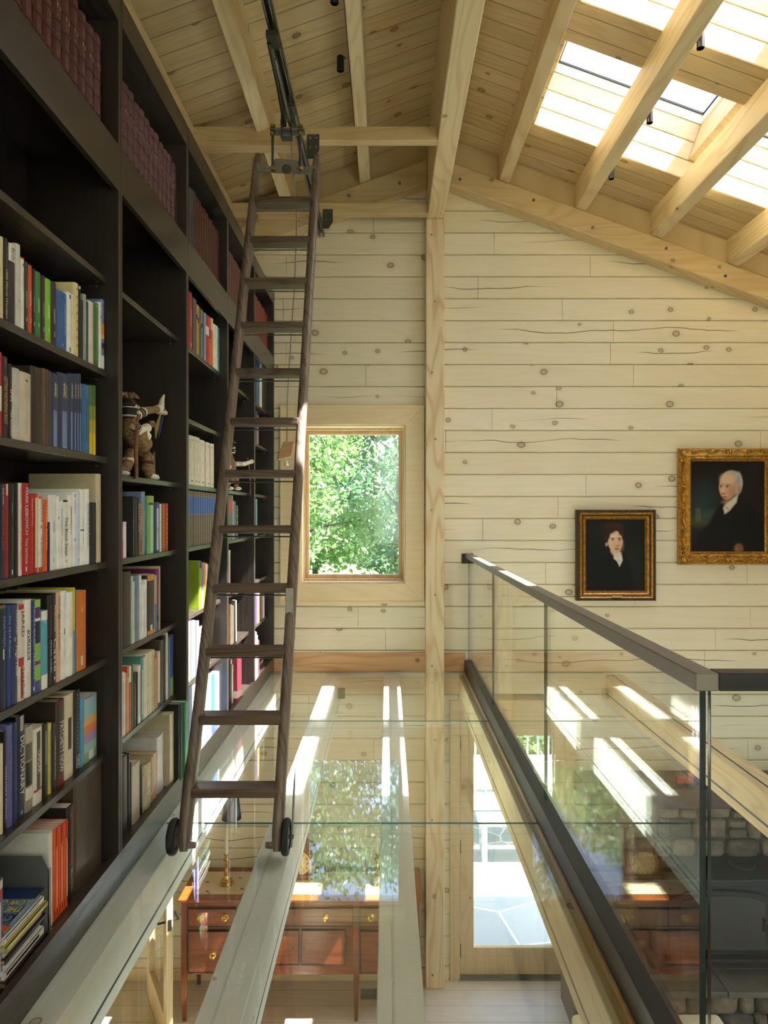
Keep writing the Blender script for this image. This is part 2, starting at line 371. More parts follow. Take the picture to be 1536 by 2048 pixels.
# ---------------------------------------------------------------- log gable wall with window and door openings
WIN = (P(601, 0, WY)[0], P(811, 0, WY)[0], P(0, 1167, WY)[2], P(0, 850, WY)[2])
DOOR = (.60, 1.53, LZ, -1.66)
mb = MB(); CH = .1872
r2 = random.Random(3)
for i in range(-22, 18):
    z0, z1 = -.047 + CH * i, -.047 + CH * (i + 1)
    if z1 <= LZ: continue
    z0 = max(z0, LZ)
    lim = (zc(0) - .2 - z0 + SL * RX) # x extent under the roof
    hx = (RZ + .12 - z0) / SL
    xa, xb = max(-2.6, RX - hx), min(RXW, RX + hx)
    if xb - xa < .3: continue
    cuts = [xa]; x = xa + r2.uniform(.8, 2.6)
    while x < xb - .4: cuts.append(x); x += r2.uniform(1.6, 3.4)
    cuts.append(xb)
    segs = [(cuts[j], cuts[j + 1]) for j in range(len(cuts) - 1)]
    for op in (WIN, DOOR):
        if z1 > op[2] + .001 and z0 < op[3] - .001:
            n = []
            for a, b in segs:
                if b <= op[0] or a >= op[1]: n.append((a, b)); continue
                if a < op[0]: n.append((a, op[0]))
                if b > op[1]: n.append((op[1], b))
            segs = n
    c = .011
    for a, b in segs:
        if b - a < .01: continue
        a2, b2 = a + .0014, b - .0014
        prof = [(WY + .03, z0 + .0018), (WY + .008, z0 + .0018), (WY, z0 + .009), (WY, z1 - .009), (WY + .008, z1 - .0018), (WY + .03, z1 - .0018), (WY + .03, z1), (WY + .2, z1), (WY + .2, z0), (WY + .03, z0)]
        mb.prism([(a2, y, z) for y, z in prof], (b2 - a2, 0, 0))
for (xa, xb, za, zb) in ((-2.6, WIN[0], LZ, 3.4), (WIN[1], DOOR[0], LZ, 3.2), (DOOR[1], RXW, LZ, 3.0), (WIN[0], WIN[1], LZ, WIN[2]), (WIN[0], WIN[1], WIN[3], 3.3), (DOOR[0], DOOR[1], DOOR[3], 3.2)):
    zt = min(zb, min(zc(xa), zc(xb)) + .3) if zb > 2.9 else zb
    mb.box(xa, xb, WY + .2, WY + .25, za, zt)
wb = struct(mb.build('wall_back', M['log']))
# remaining walls
cream = wood('side_wall_boards', '#dcc497', '#c39f6b', 'Y', 'Z', 0.1872, 0.047, kdens=.4, rough=.5, figure=.2, seam=.004)
struct(MB().box(LX - .12, LX, Y0R, WY, GZ - .3, zc(LX) + .02).build('wall_left', cream))
struct(MB().box(-2.75, -2.6, Y0R, WY, LZ, GZ - .3).build('wall_left_lower', cream))
struct(MB().box(RXW, RXW + .15, Y0R, WY, LZ, zc(RXW) + .02).build('wall_right', cream))
mb = MB(); mb.box(-2.6, RXW, Y0R - .15, Y0R, LZ, 1.5)
mb.prism([(LX, Y0R - .15, 1.5), (RXW, Y0R - .15, 1.5), (RXW, Y0R - .15, zc(RXW)), (RX, Y0R - .15, zc(RX)), (LX, Y0R - .15, zc(LX))], (0, .15, 0))
struct(mb.build('wall_front', M['log']))
struct(MB().box(-2.75, RXW + .15, Y0R - .15, WY + .0, LZ - .1, LZ).build('floor', M['floor']))
struct(MB().box(-2.75, RXW, Y0R, 1.50, GZ - .28, GZ - .002).build('floor_loft', M['loft']))
struct(MB().box(-2.6, -1.05, 1.5, WY, GZ - .28, GZ - .03).build('floor_under_bookcase', M['beamY']))
# orange ledger just above the glass
struct(MB().box(-.966, .655, WY - .012, WY, P(0, 1342, WY)[2], P(0, 1305, WY)[2]).build('trim_2', M['ledger'], bevel=.003))
# post
pt = thing('timber_post', (.3975, WY - .06, LZ), 'square pine post against the log wall rising to the ridge beam', 'post')
MB().box(.32, .475, WY - .12, WY, LZ, 2.46).build('post', M['beamZ'], pt, bevel=.006)
for y, x in ((470, 863), (603, 870), (745, 864), (878, 871), (1020, 863), (1190, 870), (1332, 864), (1480, 870), (1640, 864), (1790, 870), (1950, 865)):
    q = P(x, y, WY - .12)
    MB().lathe([(.016, -.003), (.016, 0), (.009, 0), (.009, .01), (.002, .011)], (q[0], WY - .121 - .0, q[2]), 'Y', 10).build('bolt', plain('#8a8c8a', .4, .8, 'bolt_steel'), pt)
# fix bolts: lathe grows to +Y, so they sit proud of the face
for o in list(pt.children):
    if o.name.startswith('bolt'): o.scale = (1, -1, 1); o.location.y -= .004
for rbm in [o for o in C.objects if o.name.startswith('rake_beam')]:
    for o in rbm.children:
        if o.name.startswith('bolt'): o.scale = (1, -1, 1); o.location.y -= .006

# window
w = thing('window_1', (-.29, WY, WIN[2]), '', ''); del w['label']; del w['category']; struct(w)
a, b, c_, d = P(561, 0, WY)[0], P(849, 0, WY)[0] - .004, P(0, 1206, WY)[2], P(0, 812, WY)[2]
tr = MB(); T0, T1 = WY - .028, WY + .0
ia, ib, ic, id_ = WIN
for poly in ([(a, d), (b, d), (ib, id_), (ia, id_)], [(a, c_), (ia, ic), (ib, ic), (b, c_)], [(a, c_), (a, d), (ia, id_), (ia, ic)], [(b, c_), (ib, ic), (ib, id_), (b, d)]):
    tr.prism([(x, T0, z) for x, z in poly], (0, T1 - T0, 0))
for q in ((a - .0, b, d - .018, d), (a, b, c_, c_ + .018), (a, a + .018, c_ + .018, d - .018), (b - .018, b, c_ + .018, d - .018)): tr.box(q[0], q[1], T0 - .008, T0, q[2], q[3])
tr.build('window_trim', M['trimw'], w, bevel=.002)
jb = MB()
for q in ((ia, ib, id_ - .012, id_), (ia, ib, ic, ic + .012), (ia, ia + .012, ic + .012, id_ - .012), (ib - .012, ib, ic + .012, id_ - .012)): jb.box(q[0], q[1], WY + .001, WY + .25, q[2], q[3])
jb.build('jamb', M['trimw'], w)
ga, gb, gc, gd = P(619, 0, 6.42)[0], P(797, 0, 6.42)[0], P(0, 1148, 6.42)[2], P(0, 870.5, 6.42)[2]
def ring(mb, o, i, y0, y1):
    mb.box(o[0], o[1], y0, y1, i[3], o[3]); mb.box(o[0], o[1], y0, y1, o[2], i[2]); mb.box(o[0], i[0], y0, y1, i[2], i[3]); mb.box(i[1], o[1], y0, y1, i[2], i[3]); return mb
ring(MB(), (ia + .012, ib - .012, ic + .012, id_ - .012), (ga - .03, gb + .03, gc - .03, gd + .03), WY + .13, WY + .24).build('window_frame', M['sash'], w, bevel=.003)
ring(MB(), (ga - .03, gb + .03, gc - .03, gd + .03), (ga, gb, gc, gd), WY + .175, WY + .235).build('sash', M['sash'], w, bevel=.004)
MB().box(ga, gb, WY + .215, WY + .221, gc, gd).build('pane', M['pane'], w)

for nn, (xa, xb, za, zb) in ((2, (-.3, 4.1, -.75, 1.95)), (3, (-.4, 3.6, -3.65, -1.75))):   # added windows behind the viewer, put in to go with the rear fill lamps
    f = MB(); ring(f, (xa, xb, za, zb), (xa + .06, xb - .06, za + .06, zb - .06), Y0R + .001, Y0R + .05)
    for i in (1, 2, 3): x = xa + (xb - xa) * i / 4; f.box(x - .03, x + .03, Y0R + .001, Y0R + .05, za + .06, zb - .06)
    wf = struct(f.build('window_%d' % nn, M['sash'])); MB().box(xa + .06, xb - .06, Y0R + .012, Y0R + .018, za + .06, zb - .06).build('pane', M['pane'], wf)
f = MB()
for q in ((-.6, 4.6, -1.85, -1.78), (-.6, 4.6, -3.65, -3.58), (-.6, -.53, -3.58, -1.85), (4.53, 4.6, -3.58, -1.85), (1.97, 2.03, -3.58, -1.85)): f.box(RXW - .05, RXW - .001, *q)
struct(f.build('window_4', M['sash']))  # added window frame on the right wall, matched to the side fill lamp

# glazed door below
dr = thing('door_1', (1.07, WY, LZ), '', ''); del dr['label']; del dr['category']; struct(dr)
ring(MB(), (DOOR[0] - .07, DOOR[1] + .07, LZ, DOOR[3] + .07), (DOOR[0] + .015, DOOR[1] - .015, LZ, DOOR[3] - .015), WY - .02, WY + .24).build('door_frame', M['doorw'], dr, bevel=.003)
dgx = (P(948, 0, WY)[0], P(1102, 0, WY)[0] + .02, P(0, 1898, WY)[2], P(0, 1473, WY)[2])
ring(MB(), (DOOR[0] + .02, DOOR[1] - .02, LZ + .03, DOOR[3] - .02), dgx, WY + .02, WY + .065).build('door_leaf', M['doorw'], dr, bevel=.003)
MB().box(dgx[0], dgx[1], WY + .04, WY + .046, dgx[2], dgx[3]).build('pane', M['pane'], dr)
for y in (1486, 1695, 1903):
    z = P(0, y, WY)[2]; MB().box(DOOR[0] + .012, DOOR[0] + .026, WY + .0, WY + .02, z - .055, z + .055).build('hinge', M['steeld'], dr)
hd = MB().tube([(1.46, WY + .02, -3.0), (1.46, WY - .03, -3.0), (1.36, WY - .03, -3.0)], .009); hd.build('door_handle', M['black'], dr, smooth=True)
MB().box(DOOR[0], DOOR[1], WY - .02, WY + .24, LZ, LZ + .025).build('threshold', M['steeld'], dr)

# ---------------------------------------------------------------- glass floor, beams below, balustrade
YJ = [1.50, 3.166, 4.72, WY - .012]
for i, lab in enumerate(('nearest', 'middle', 'far')):
    a, b = YJ[i] + .002, YJ[i + 1] - .002
    t = thing('glass_floor_panel', (-.155, (a + b) / 2, GZ - .03), '%s clear glass floor panel between bookcase and balustrade' % lab, 'glass floor', 'glass floor panels')
    mb = MB(); mb.box(-.962, .652, a + .001, b - .001, GZ - .026, GZ); mb.build('glass_pane', M['glass'], t)
    e = MB(); e.box(-.962, .652, a, a + .001, GZ - .006, GZ - .0005); e.box(-.962, .652, b - .001, b, GZ - .006, GZ - .0005)
    e.build('polished_edge', M['gedge'], t)
BZ = GZ - .031
BEAMS = [(-1.048, -.89, 'under the foot of the bookcase'), (-.522, -.395, 'under the glass below the ladder wheels'), (-.03, .103, 'under the middle of the glass floor'),
         (.605, .735, 'under the foot of the glass balustrade'), (1.86, 2.0, 'crossing the open void right of the balustrade')]
for a, b, lab in BEAMS:
    t = thing('floor_beam', ((a + b) / 2, 3.85, BZ - .215), 'pale pine floor beam ' + lab, 'beam', 'pale beams below the glass floor')
    mb = MB(); mb.box(a, b, 1.50, WY - .0, BZ - .155, BZ); bm_ = M['beamY'] if a > .5 else M['pale']; mb.build('beam', bm_, t, bevel=.003)
    MB().box(a + .0008, b - .0008, 1.50, WY, BZ - .165, BZ - .155).build('shadow_gap', M['black'], t)
    MB().box(a, b, 1.50, WY, BZ - .215, BZ - .165).build('lower_plate', bm_, t, bevel=.003)
    MB().box(a + .045, a + .053, 1.5, WY, BZ, BZ + .003).build('gasket', plain('#d8d8cc', .5, 0, 'setting_tape') if a < 1.5 else M['black'], t)
RYC = .2535 * WY
bal = thing('glass_balustrade', (.69, 3.9, GZ), 'frameless glass balustrade with bronze handrail along the glass floor edge', 'balustrade')
hz0, hz1 = -.385, -.346
MB().box(.655, .725, RYC, WY - .013, GZ - .03, GZ + .095).build('base_shoe', M['bronzed'], bal, bevel=.003)
MB().box(.648, .655, 1.5, WY - .013, GZ - .03, GZ - .004).build('edge_strip', M['sash'], bal)
yj = [RYC + .02, .512 * WY, .766 * WY, WY - .02]
for i in range(3):
    MB().box(.683, .697, yj[i] + .003, yj[i + 1] - .003, GZ + .08, hz0 + .01).build('glass_panel', M['glass'], bal)
    for yy in (yj[i] + .003, yj[i + 1] - .0045):
        MB().box(.6835, .6965, yy - .0005, yy + .002, GZ + .096, hz0).build('polished_edge', M['gedged'], bal)
MB().box(.6645, .7155, RYC, WY - .012, hz0, hz1).build('handrail', M['bronze'], bal, bevel=.0025)
MB().box(.7155, 4.5, RYC, RYC + .051, hz0, hz1).build('handrail', M['bronzed'], bal, bevel=.0025)  # same finish as the long rail; its shaded front is put into the colour
MB().box(.705, 4.5, RYC + .018, RYC + .032, GZ + .08, hz0 + .01).build('glass_panel', M['glass'], bal)
MB().box(.7045, .706, RYC + .0185, RYC + .0315, GZ + .096, hz0).build('polished_edge', M['gedged'], bal)
MB().box(.70, 4.5, RYC - .01, RYC + .06, GZ - .03, GZ + .095).build('base_shoe', M['bronzed'], bal, bevel=.003)
bx = P(923, 1107, WY); bx2 = P(946, 1127, WY)
MB().box(bx[0], bx2[0], WY - .016, WY, bx2[2], bx[2]).build('wall_plate', M['black'], bal, bevel=.002)
# ---------------------------------------------------------------- bookcases
DY = [.86, 1.745, 2.635, 3.52, 4.41, 5.30, 6.18]
BF, BB = -.966, -1.305                     # front and back of the cases
SF = -1.007                                # front edge of the shelves
ROWZ = {'T': 1.305, 'A': .843, 'a': .48, 'B': .509, 'C': .20, 'c': .145, 'D': -.174, 'E': -.52, 'F': -.858, 'G': -1.243}
BAYS = {1: ('nearest bay', 'TABCDEF', DY[1], DY[2]), 2: ('second bay', 'TAcDEF', DY[2], DY[3]), 3: ('third bay', 'TAacDEF', DY[3], DY[4]),
        4: ('fourth bay', 'TAcDEF', DY[4], DY[5]), 5: ('farthest bay', 'TAbcDEF', DY[5], DY[6])}
ROWZ['b'] = .535
for n, (lab, rows, y0, y1) in list(BAYS.items()) :
    t = thing('bookcase', ((BF + BB) / 2, (y0 + y1) / 2, GZ), 'dark stained wooden bookcase unit, %s from the foreground' % {1: 'the nearest in view', 2: 'second', 3: 'third', 4: 'fourth', 5: 'fifth and last before the log wall'}[n], 'bookcase', 'row of dark bookcase units')
    for a, b in ((y0, y0 + .02), (y1 - .02, y1)):
        MB().box(BB, BF, a + .0005, b - .0005, GZ, 1.874).build('side_panel', M['dark'], t, bevel=.0015)
    MB().box(BB, BB + .012, y0 + .02, y1 - .02, GZ, 1.80).build('back_panel', M['dark'], t)
    MB().box(BB + .012, BF + .001, y0 + .02, y1 - .02, 1.768, 1.872).build('crown', M['darkH'], t)
    MB().box(BF - .02, BF + .001, y0 + .0005, y1 - .0005, 1.158, 1.322).build('fascia', M['darkH'], t, bevel=.001)
    MB().box(BB + .012, BF - .0, y0 + .02, y1 - .02, ROWZ['G'] - .02, ROWZ['G']).build('shelf', M['darkH'], t)
    MB().box(BF - .02, BF + .001, y0 + .0005, y1 - .0005, GZ + .002, -1.226).build('kick_board', M['darkH'], t)
    for r in rows:
        z = ROWZ[r]
        MB().box(BB + .012, (SF if r != 'T' else BF - .02), y0 + .021, y1 - .021, z - .023, z).build('shelf', M['darkH'], t, bevel=.0015)
    if True:
        pins = MB()
        for z in np.arange(-1.1, 1.1, .064):
            pins.box(BB + .07, BB + .074, y1 - .0215, y1 - .0195, z, z + .004); pins.box(SF - .05, SF - .046, y1 - .0215, y1 - .0195, z, z + .004)
        pins.build('pin_holes', M['black'], t)['kind'] = 'stuff'
        for r in rows[1:]:
            z = ROWZ[r] - .031; MB().tube([(SF - .035, y1 - .035, z), (SF - .035, y1 - .019, z)], .003, 8).build('shelf_pin', M['steel'], t)
struct(MB().box(LX, BF + .002, DY[6], WY - .002, GZ, 1.874).build('trim_3', M['dark']))

# ---------------------------------------------------------------- books
ORD = ['', 'first', 'second', 'third', 'fourth', 'fifth', 'sixth', 'seventh', 'eighth', 'ninth', 'tenth', 'eleventh', 'twelfth', 'thirteenth', 'fourteenth',
       'fifteenth', 'sixteenth', 'seventeenth', 'eighteenth', 'nineteenth', 'twentieth', '21st', '22nd', '23rd', '24th', '25th', '26th', '27th', '28th', '29th', '30th', '31st', '32nd']
KX = 1457 * 1.012
_tx = {}
def letter_upright(parent, s, x, yc, wid, ztop, hgt, col):
    v, f = text_mesh(s); MB().add([(x, yc + (p[0] - .5) * wid, ztop - (1 - p[1]) * hgt) for p in v], f).build('spine_letters', col, parent)
def text_mesh(s):
    if s in _tx: return _tx[s]
    cu = bpy.data.curves.new('t', 'FONT'); cu.body = s; cu.resolution_u = 2
    o = bpy.data.objects.new('t', cu); C.objects.link(o); dg = bpy.context.evaluated_depsgraph_get()
    me = bpy.data.meshes.new_from_object(o.evaluated_get(dg))
    v = np.array([tuple(q.co) for q in me.vertices]); f = [list(p.vertices) for p in me.polygons]
    bpy.data.objects.remove(o); bpy.data.curves.remove(cu); bpy.data.meshes.remove(me)
    v = v[:, :2]; v = (v - v.min(0)) / (v.max(0) - v.min(0))
    _tx[s] = (v, f); return _tx[s]
def spine_text(parent, s, x, yc, wid, ztop, length, col, up=False, name='spine_title'):
    v, f = text_mesh(s)
    if up: vs = [(x, yc - (p[1] - .5) * wid, ztop - length + p[0] * length) for p in v]
    else: vs = [(x, yc + (p[1] - .5) * wid, ztop - p[0] * length) for p in v]
    return MB().add(vs, f).build(name, plain(col, .5, 0, 'lettering'), parent)

def book(y0, y1, z0, h, d, col, xs=-1.012, style='p', desc='', marks=(), title=(), detail=True, group=None, col2=None, rough=.42):
    if style == 'l': rough = .5
    """upright book with its spine towards +X; style p paperback, h hardback, l leather with raised bands"""
    t = y1 - y0; g = .0006; y0 += g; y1 -= g; x = xs
    name = {'p': 'paperback_book', 'h': 'hardback_book', 'l': 'leather_volume', 'a': 'album'}[style]
    cov = plain(col, rough, 0, 'book_cover', noise=.08 if style != 'l' else .18, nscale=25)
    r = min(t * .3, .008) if style != 'l' else min(t * .36, .016); ins = 0 if style == 'p' else .003; th = .0012 if style == 'p' else min(.0028, t * .2)
    arc = []
    for i in range(7):
        a = math.pi * i / 6; arc.append((x - r + (r if style != 'l' else r * 1.3) * math.sin(a) ** .8, (y0 + y1) / 2 - math.cos(a) * t * .498))
    outer = [(x - d, y0)] + arc + [(x - d, y1)]
    inner = [(x - d, y1 - th), (x - r, y1 - th), (x - r + .0, y0 + th), (x - d, y0 + th)]
    mb = MB(); z1 = z0 + h
    # cover as outer shell: left board, spine, right board
    L = [(x - d, y0), (x - r, y0), (x - r, y0 + th), (x - d, y0 + th)]; R = [(x - d, y1 - th), (x - r, y1 - th), (x - r, y1), (x - d, y1)]
    for q in (L, R, [(x - r, y0)] + arc[1:-1] + [(x - r, y1)]): mb.prism([(a, b, z0) for a, b in q], (0, 0, h))
    if style == 'l':
        for k in range(6):
            zz = z0 + h * (.06 + .168 * k)
            ring_ = [(a + (.0025 if 0 < i < 6 else 0), b) for i, (a, b) in enumerate(arc)]
            mb.prism([(a, b, zz) for a, b in [(x - r, y0)] + ring_[1:-1] + [(x - r, y1)]], (0, 0, .007))
    if not detail:
        mb2 = MB(); mb2.v, mb2.f, mb2.m = mb.v, mb.f, mb.m
        mb.box(x - d + ins, x - r, y0 + th, y1 - th, z0 + ins, z1 - ins - .0005, 1)
        o = mb.build(name, [cov, M['page']]); tag(o, desc, 'book', group)
    else:
        o = mb.build(name, cov); tag(o, desc, 'book', group)
        MB().box(x - d + ins, x - r + .0002, y0 + th, y1 - th, z0 + ins + .0002, z1 - ins - .0008).build('pages', M['page'], o)
    bulge = r * (0 if style != 'l' else .3)
    for k, mk in enumerate(marks):         # (from, to, colour[, width fraction]) as fractions of the height from the top
        a, b, c = mk[:3]; wf = mk[3] if len(mk) > 3 else .96
        pts = [(xx + .0005, (yy - (y0 + y1) / 2) * wf + (y0 + y1) / 2) for xx, yy in arc[(0 if wf > .9 else 1):(7 if wf > .9 else 6)]]
        m2 = MB(); zt, zb = z1 - a * h, z1 - b * h
        for i in range(len(pts) - 1):
            (xa, ya), (xb, yb) = pts[i], pts[i + 1]
            m2.add([(xa, ya, zb), (xb, yb, zb), (xb, yb, zt), (xa, ya, zt)], [(0, 1, 2, 3)])
        m2.build('spine_band', plain(c, .45 if c != 'gold' else .3, 0, 'band') if c != 'gold' else plain('#a9854a', .35, .6, 'gilding'), o)
    for tt in title:                       # (text, from, to, colour[, width fraction, up, offset])
        s, a, b, c = tt[:4]; wf = tt[4] if len(tt) > 4 else .5; up = tt[5] if len(tt) > 5 else False; of = tt[6] if len(tt) > 6 else 0
        spine_text(o, s, x + .0012 + bulge, (y0 + y1) / 2 + of * t, t * wf, z1 - a * h, (b - a) * h, c, up)
    return o

ROWN = {1: {'T': 'top row', 'B': 'second shelf', 'C': 'third shelf', 'D': 'fourth shelf', 'E': 'fifth shelf', 'F': 'sixth shelf', 'G': 'bottom shelf'},
        2: {'T': 'top row', 'D': 'shelf below the figure', 'E': 'third shelf from bottom', 'F': 'second shelf from bottom', 'G': 'bottom shelf'},
        3: {'T': 'top row', 'A': 'first shelf', 'c': 'fourth shelf', 'D': 'fifth shelf', 'E': 'third shelf from bottom', 'F': 'second shelf from bottom', 'G': 'bottom shelf'},
        4: {'T': 'top row', 'D': 'shelf below the figure', 'E': 'third shelf from bottom', 'F': 'second shelf from bottom', 'G': 'bottom shelf'},
        5: {'T': 'top row', 'A': 'first shelf', 'b': 'second shelf', 'D': 'fourth shelf', 'F': 'second shelf from bottom', 'G': 'bottom shelf'}}
def shelf_books(bay, row, items, xs=-1.012, detail=True, d0=.16):
    z0 = ROWZ[row] + .0006; k = 0; kx = 1457 * -xs
    xs0 = xs; last = 0
    for it in items:
        x0, x1, yt, col, desc = it[:5]; ex = it[5] if len(it) > 5 else {}; xs = ex.get('xs', xs0); kx = 1457 * -xs
        k += 1
        ya, yb = kx / (VX - x0), kx / (VX - x1); ym = (ya + yb) / 2
        h = max((VY - yt) * ym / F - z0, .06) if yt else ex['h']
        tops = [ROWZ[r] for r in BAYS[bay][1] if ROWZ[r] > z0 + .1] + [1.79]; h = min(h, min(tops) - .024 - z0 - .006)
        lab = '%s, %s from left on %s, %s' % (desc, ORD[k], ROWN[bay][row], BAYS[bay][0])
        if ex.get('label'): lab = ex['label']
        # keep clear of the side panels
        lo, hi = BAYS[bay][2] + .021, BAYS[bay][3] - .021
        ya, yb = max(ya, lo), min(yb, hi)
        ya = max(ya, last + .0004)
        if yb - ya < .004: continue
        last = yb
        o = book(ya, yb, z0, h, ex.get('d', d0 + (k * 37 % 5) * .008), col, xs - ex.get('in', 0), ex.get('s', 'p'), lab, ex.get('m', ()), ex.get('t', ()),
             detail, ex.get('g') or 'books on the %s of the %s' % (ROWN[bay][row], BAYS[bay][0]))
        if ex.get('pu'): letter_upright(o, 'Pu', xs - ex.get('in', 0) + .0042, (ya + yb) / 2, (yb - ya) * .38, z0 + h * .745, .024, plain('#cdbb8c', .4, 0, 'gilt_letters'))
G_ = 'gold'
def leather(bay, x0, x1, n, yt0, col, desc, letters=False, sizes=None):
    out = []; kx = KX
    y0, y1 = kx / (VX - x0), kx / (VX - x1); w = (y1 - y0) / n
    for i in range(n):
        a, b = VX - kx / (y0 + w * i), VX - kx / (y0 + w * (i + 1)); ym = y0 + w * (i + .5)
        ztop = yt0 + .006 * math.sin(i * 2.3)
        m = [(.035, .038, G_, .8), (.2, .2025, G_, .8), (.385, .3875, G_, .8), (.545, .5475, G_, .8), (.71, .7125, G_, .8), (.9, .9025, G_, .8)]
        if not letters: m = [(.10, .125, G_, .7), (.22, .225, G_, .8), (.78, .85, G_, .5), (.9, .904, G_)]
        t = []
        out.append((a, b, VY - ztop * F / ym, col if i % 3 else col, desc, dict(s='l' if letters else 'h', m=m, t=t, d=.26 if letters else .2)))
    return out
rw = leather(1, 22, 203, 10, 1.66, '#4a1d14', 'dark red leather folio with gilt bands', True)
rw2 = leather(2, 246, 352, 11, 1.655, '#4a1d14', 'dark red leather folio with gilt bands', True)
for R_, tt in ((rw, (.25, .36)), (rw2, (.25, .36))):
    for i, it in enumerate(R_):
        it[5]['pu'] = True
rw2 += [(353, 359, 357, '#2e2019', 'thin brown leather volume', dict(s='h', m=[(.1, .9, '#5c4633', .2)])), (361, 369, 363, '#3b2419', 'brown leather volume with ribbed spine', dict(s='h', m=[(.02, .98, '#6b4a30', .25)]))]
shelf_books(1, 'T', rw); shelf_books(2, 'T', rw2)
rw = [(380, 384, 377, '#3a3430', 'slim grey brown bound volume', dict(s='h')), (384, 388, 380, '#3a3532', 'slim grey brown bound volume', dict(s='h')), (388, 393, 384, '#35302c', 'slim grey brown bound volume', dict(s='h'))]
shelf_books(3, 'T', rw + leather(3, 393, 447, 12, 1.68, '#4a1f1f', 'maroon bound volume with gilt spine'), detail=False)
shelf_books(4, 'T', leather(4, 459, 506, 13, 1.68, '#54201f', 'maroon bound volume with gilt spine'), detail=False)
shelf_books(5, 'T', leather(5, 510, 546, 14, 1.67, '#7c2422', 'red bound volume with gilt spine'), detail=False)

W, K, O_ = '#e9e6df', '#141416', '#d2571f'
shelf_books(1, 'B', [
 (1, 8, 474, '#d5cfae', 'cream hardback', dict(s='h')),
 (8, 18, 477, '#1b1a19', 'black guide book with white lettering', dict(t=[('1000 World Wonders', .38, .97, '#d8d4c8', .42), ('The Explorer', .08, .35, '#8f8a7c', .3)])),
 (18, 33, 489, '#2b2330', 'purple photo spine book with white cap', dict(s='h', m=[(.0, .22, '#e4e1d6'), (.9, .985, '#3a2d28', .6)], t=[('Birds', .05, .2, '#3f4f74', .45)])),
 (33, 43, 489, '#cfd2cb', 'pale grey hardback', dict(s='h', t=[('28', .66, .7, '#5f9460', .5)], m=[(.35, .6, '#aab0a6', .08)])),
 (43, 50, 516, '#e6e2d8', 'white book with red cap', dict(m=[(0, .02, '#b43a34'), (.08, .12, '#333333', .5), (.2, .45, '#a8837c', .1)])),
 (50, 57.5, 524, '#1f3a31', 'dark green travel guide', dict(m=[(.42, .66, '#8fa297', .45), (.8, .86, '#c9d2cc', .3)])),
 (57.5, 66, 531, '#cf4e22', 'orange travel guide', dict(m=[(.38, .6, '#e4b9a2', .45), (.78, .85, '#f0d9cc', .3)])),
 (66, 72, 538, '#232127', 'black travel guide', dict(m=[(.42, .66, '#77767c', .5), (.8, .86, '#d3d3d3', .3)])),
 (72, 84, 545, '#2a7f41', 'green travel guide', dict(m=[(.4, .62, '#a3cba9', .4), (.78, .84, '#dcefdc', .25)])),
 (84, 92, 552, '#3d1d2a', 'plum travel guide', dict(m=[(.42, .64, '#8e7780', .45), (.8, .87, '#d6ccd0', .3)])),
 (92, 104, 559, '#7fc52c', 'lime green travel guide', dict(m=[(.42, .62, '#c2e69b', .4), (.78, .83, '#e4f5d0', .22)])),
 (104, 115, 565, '#2b2019', 'dark brown travel guide', dict(m=[(.42, .66, '#9b9088', .45), (.78, .87, '#d7d0c8', .25)])),
 (115, 136, 584, '#2c62a8', 'blue paperback', dict(d=.2, t=[('A YOUNG PEOPLE IN THE FOREST', .2, .75, '#9fc0e8', .2, False, .2)], m=[(.05, .1, '#16386e', .3), (.9, .94, '#d07a62', .25)])),
 (136, 145, 586, '#e8e8e4', 'white and blue paperback', dict(m=[(.9, .98, '#4a8ac0', .6), (.03, .1, '#2a6aa8', .6)])),
 (145, 150, 589, '#e3d7ac', 'cream paperback', {}),
 (150, 159, 567, '#d6c795', 'tall speckled map patterned book', dict(s='h', m=[(.06 + .11 * i, .1 + .11 * i, '#8d8058', .5) for i in range(8)])),
 (159, 162, 573, '#1b2026', 'thin black hardback', dict(s='h', m=[(0, .04, '#9cc7cf')])),
 (162, 168, 601, '#191919', 'black paperback', {}),
 (168, 174, 589, '#8ba294', 'grey green hardback', dict(s='h', m=[(.2, .75, '#d3dfd5', .25)])),
 (174, 178, 604, '#264b63', 'thin dark blue hardback', dict(s='h')),
 (178, 189, 604, '#d8cfb9', 'cream hardback', dict(s='h')),
 (189, 199, 606, '#2a6b34', 'green hardback with cream frame line', dict(s='h', m=[(.04, .055, '#dcd9a4', .7), (.05, .9, '#dcd9a4', .06), (0, .02, '#48a0ae')])),
 (199, 204, 605, '#e7e6e2', 'white paperback', dict(m=[(.2, .24, '#b8323a', .5)])),
 (204, 210.5, 600, '#6c7fb2', 'sunset photo book', dict(s='h', m=[(.35, .5, '#d88a3e'), (.5, .56, '#f0b050'), (.62, .7, '#1c1c26'), (.8, .98, '#dfe4ee')])),
])
nav = [(c, d_, 748, '#28385c', 'navy and slate blue matching volume', dict(m=[(.5, .98, '#6f87b4', .8), (.56, .95, '#9db0d0', .3), (.12, .3, '#bdb58e', .25), (.96, .985, '#e8e8e8', .5)], t=[('STONES', .14, .32, '#c9c19b', .4)])) for c, d_ in ((103, 119), (119, 140), (140, 148), (148, 154), (154, 159), (159, 163))]
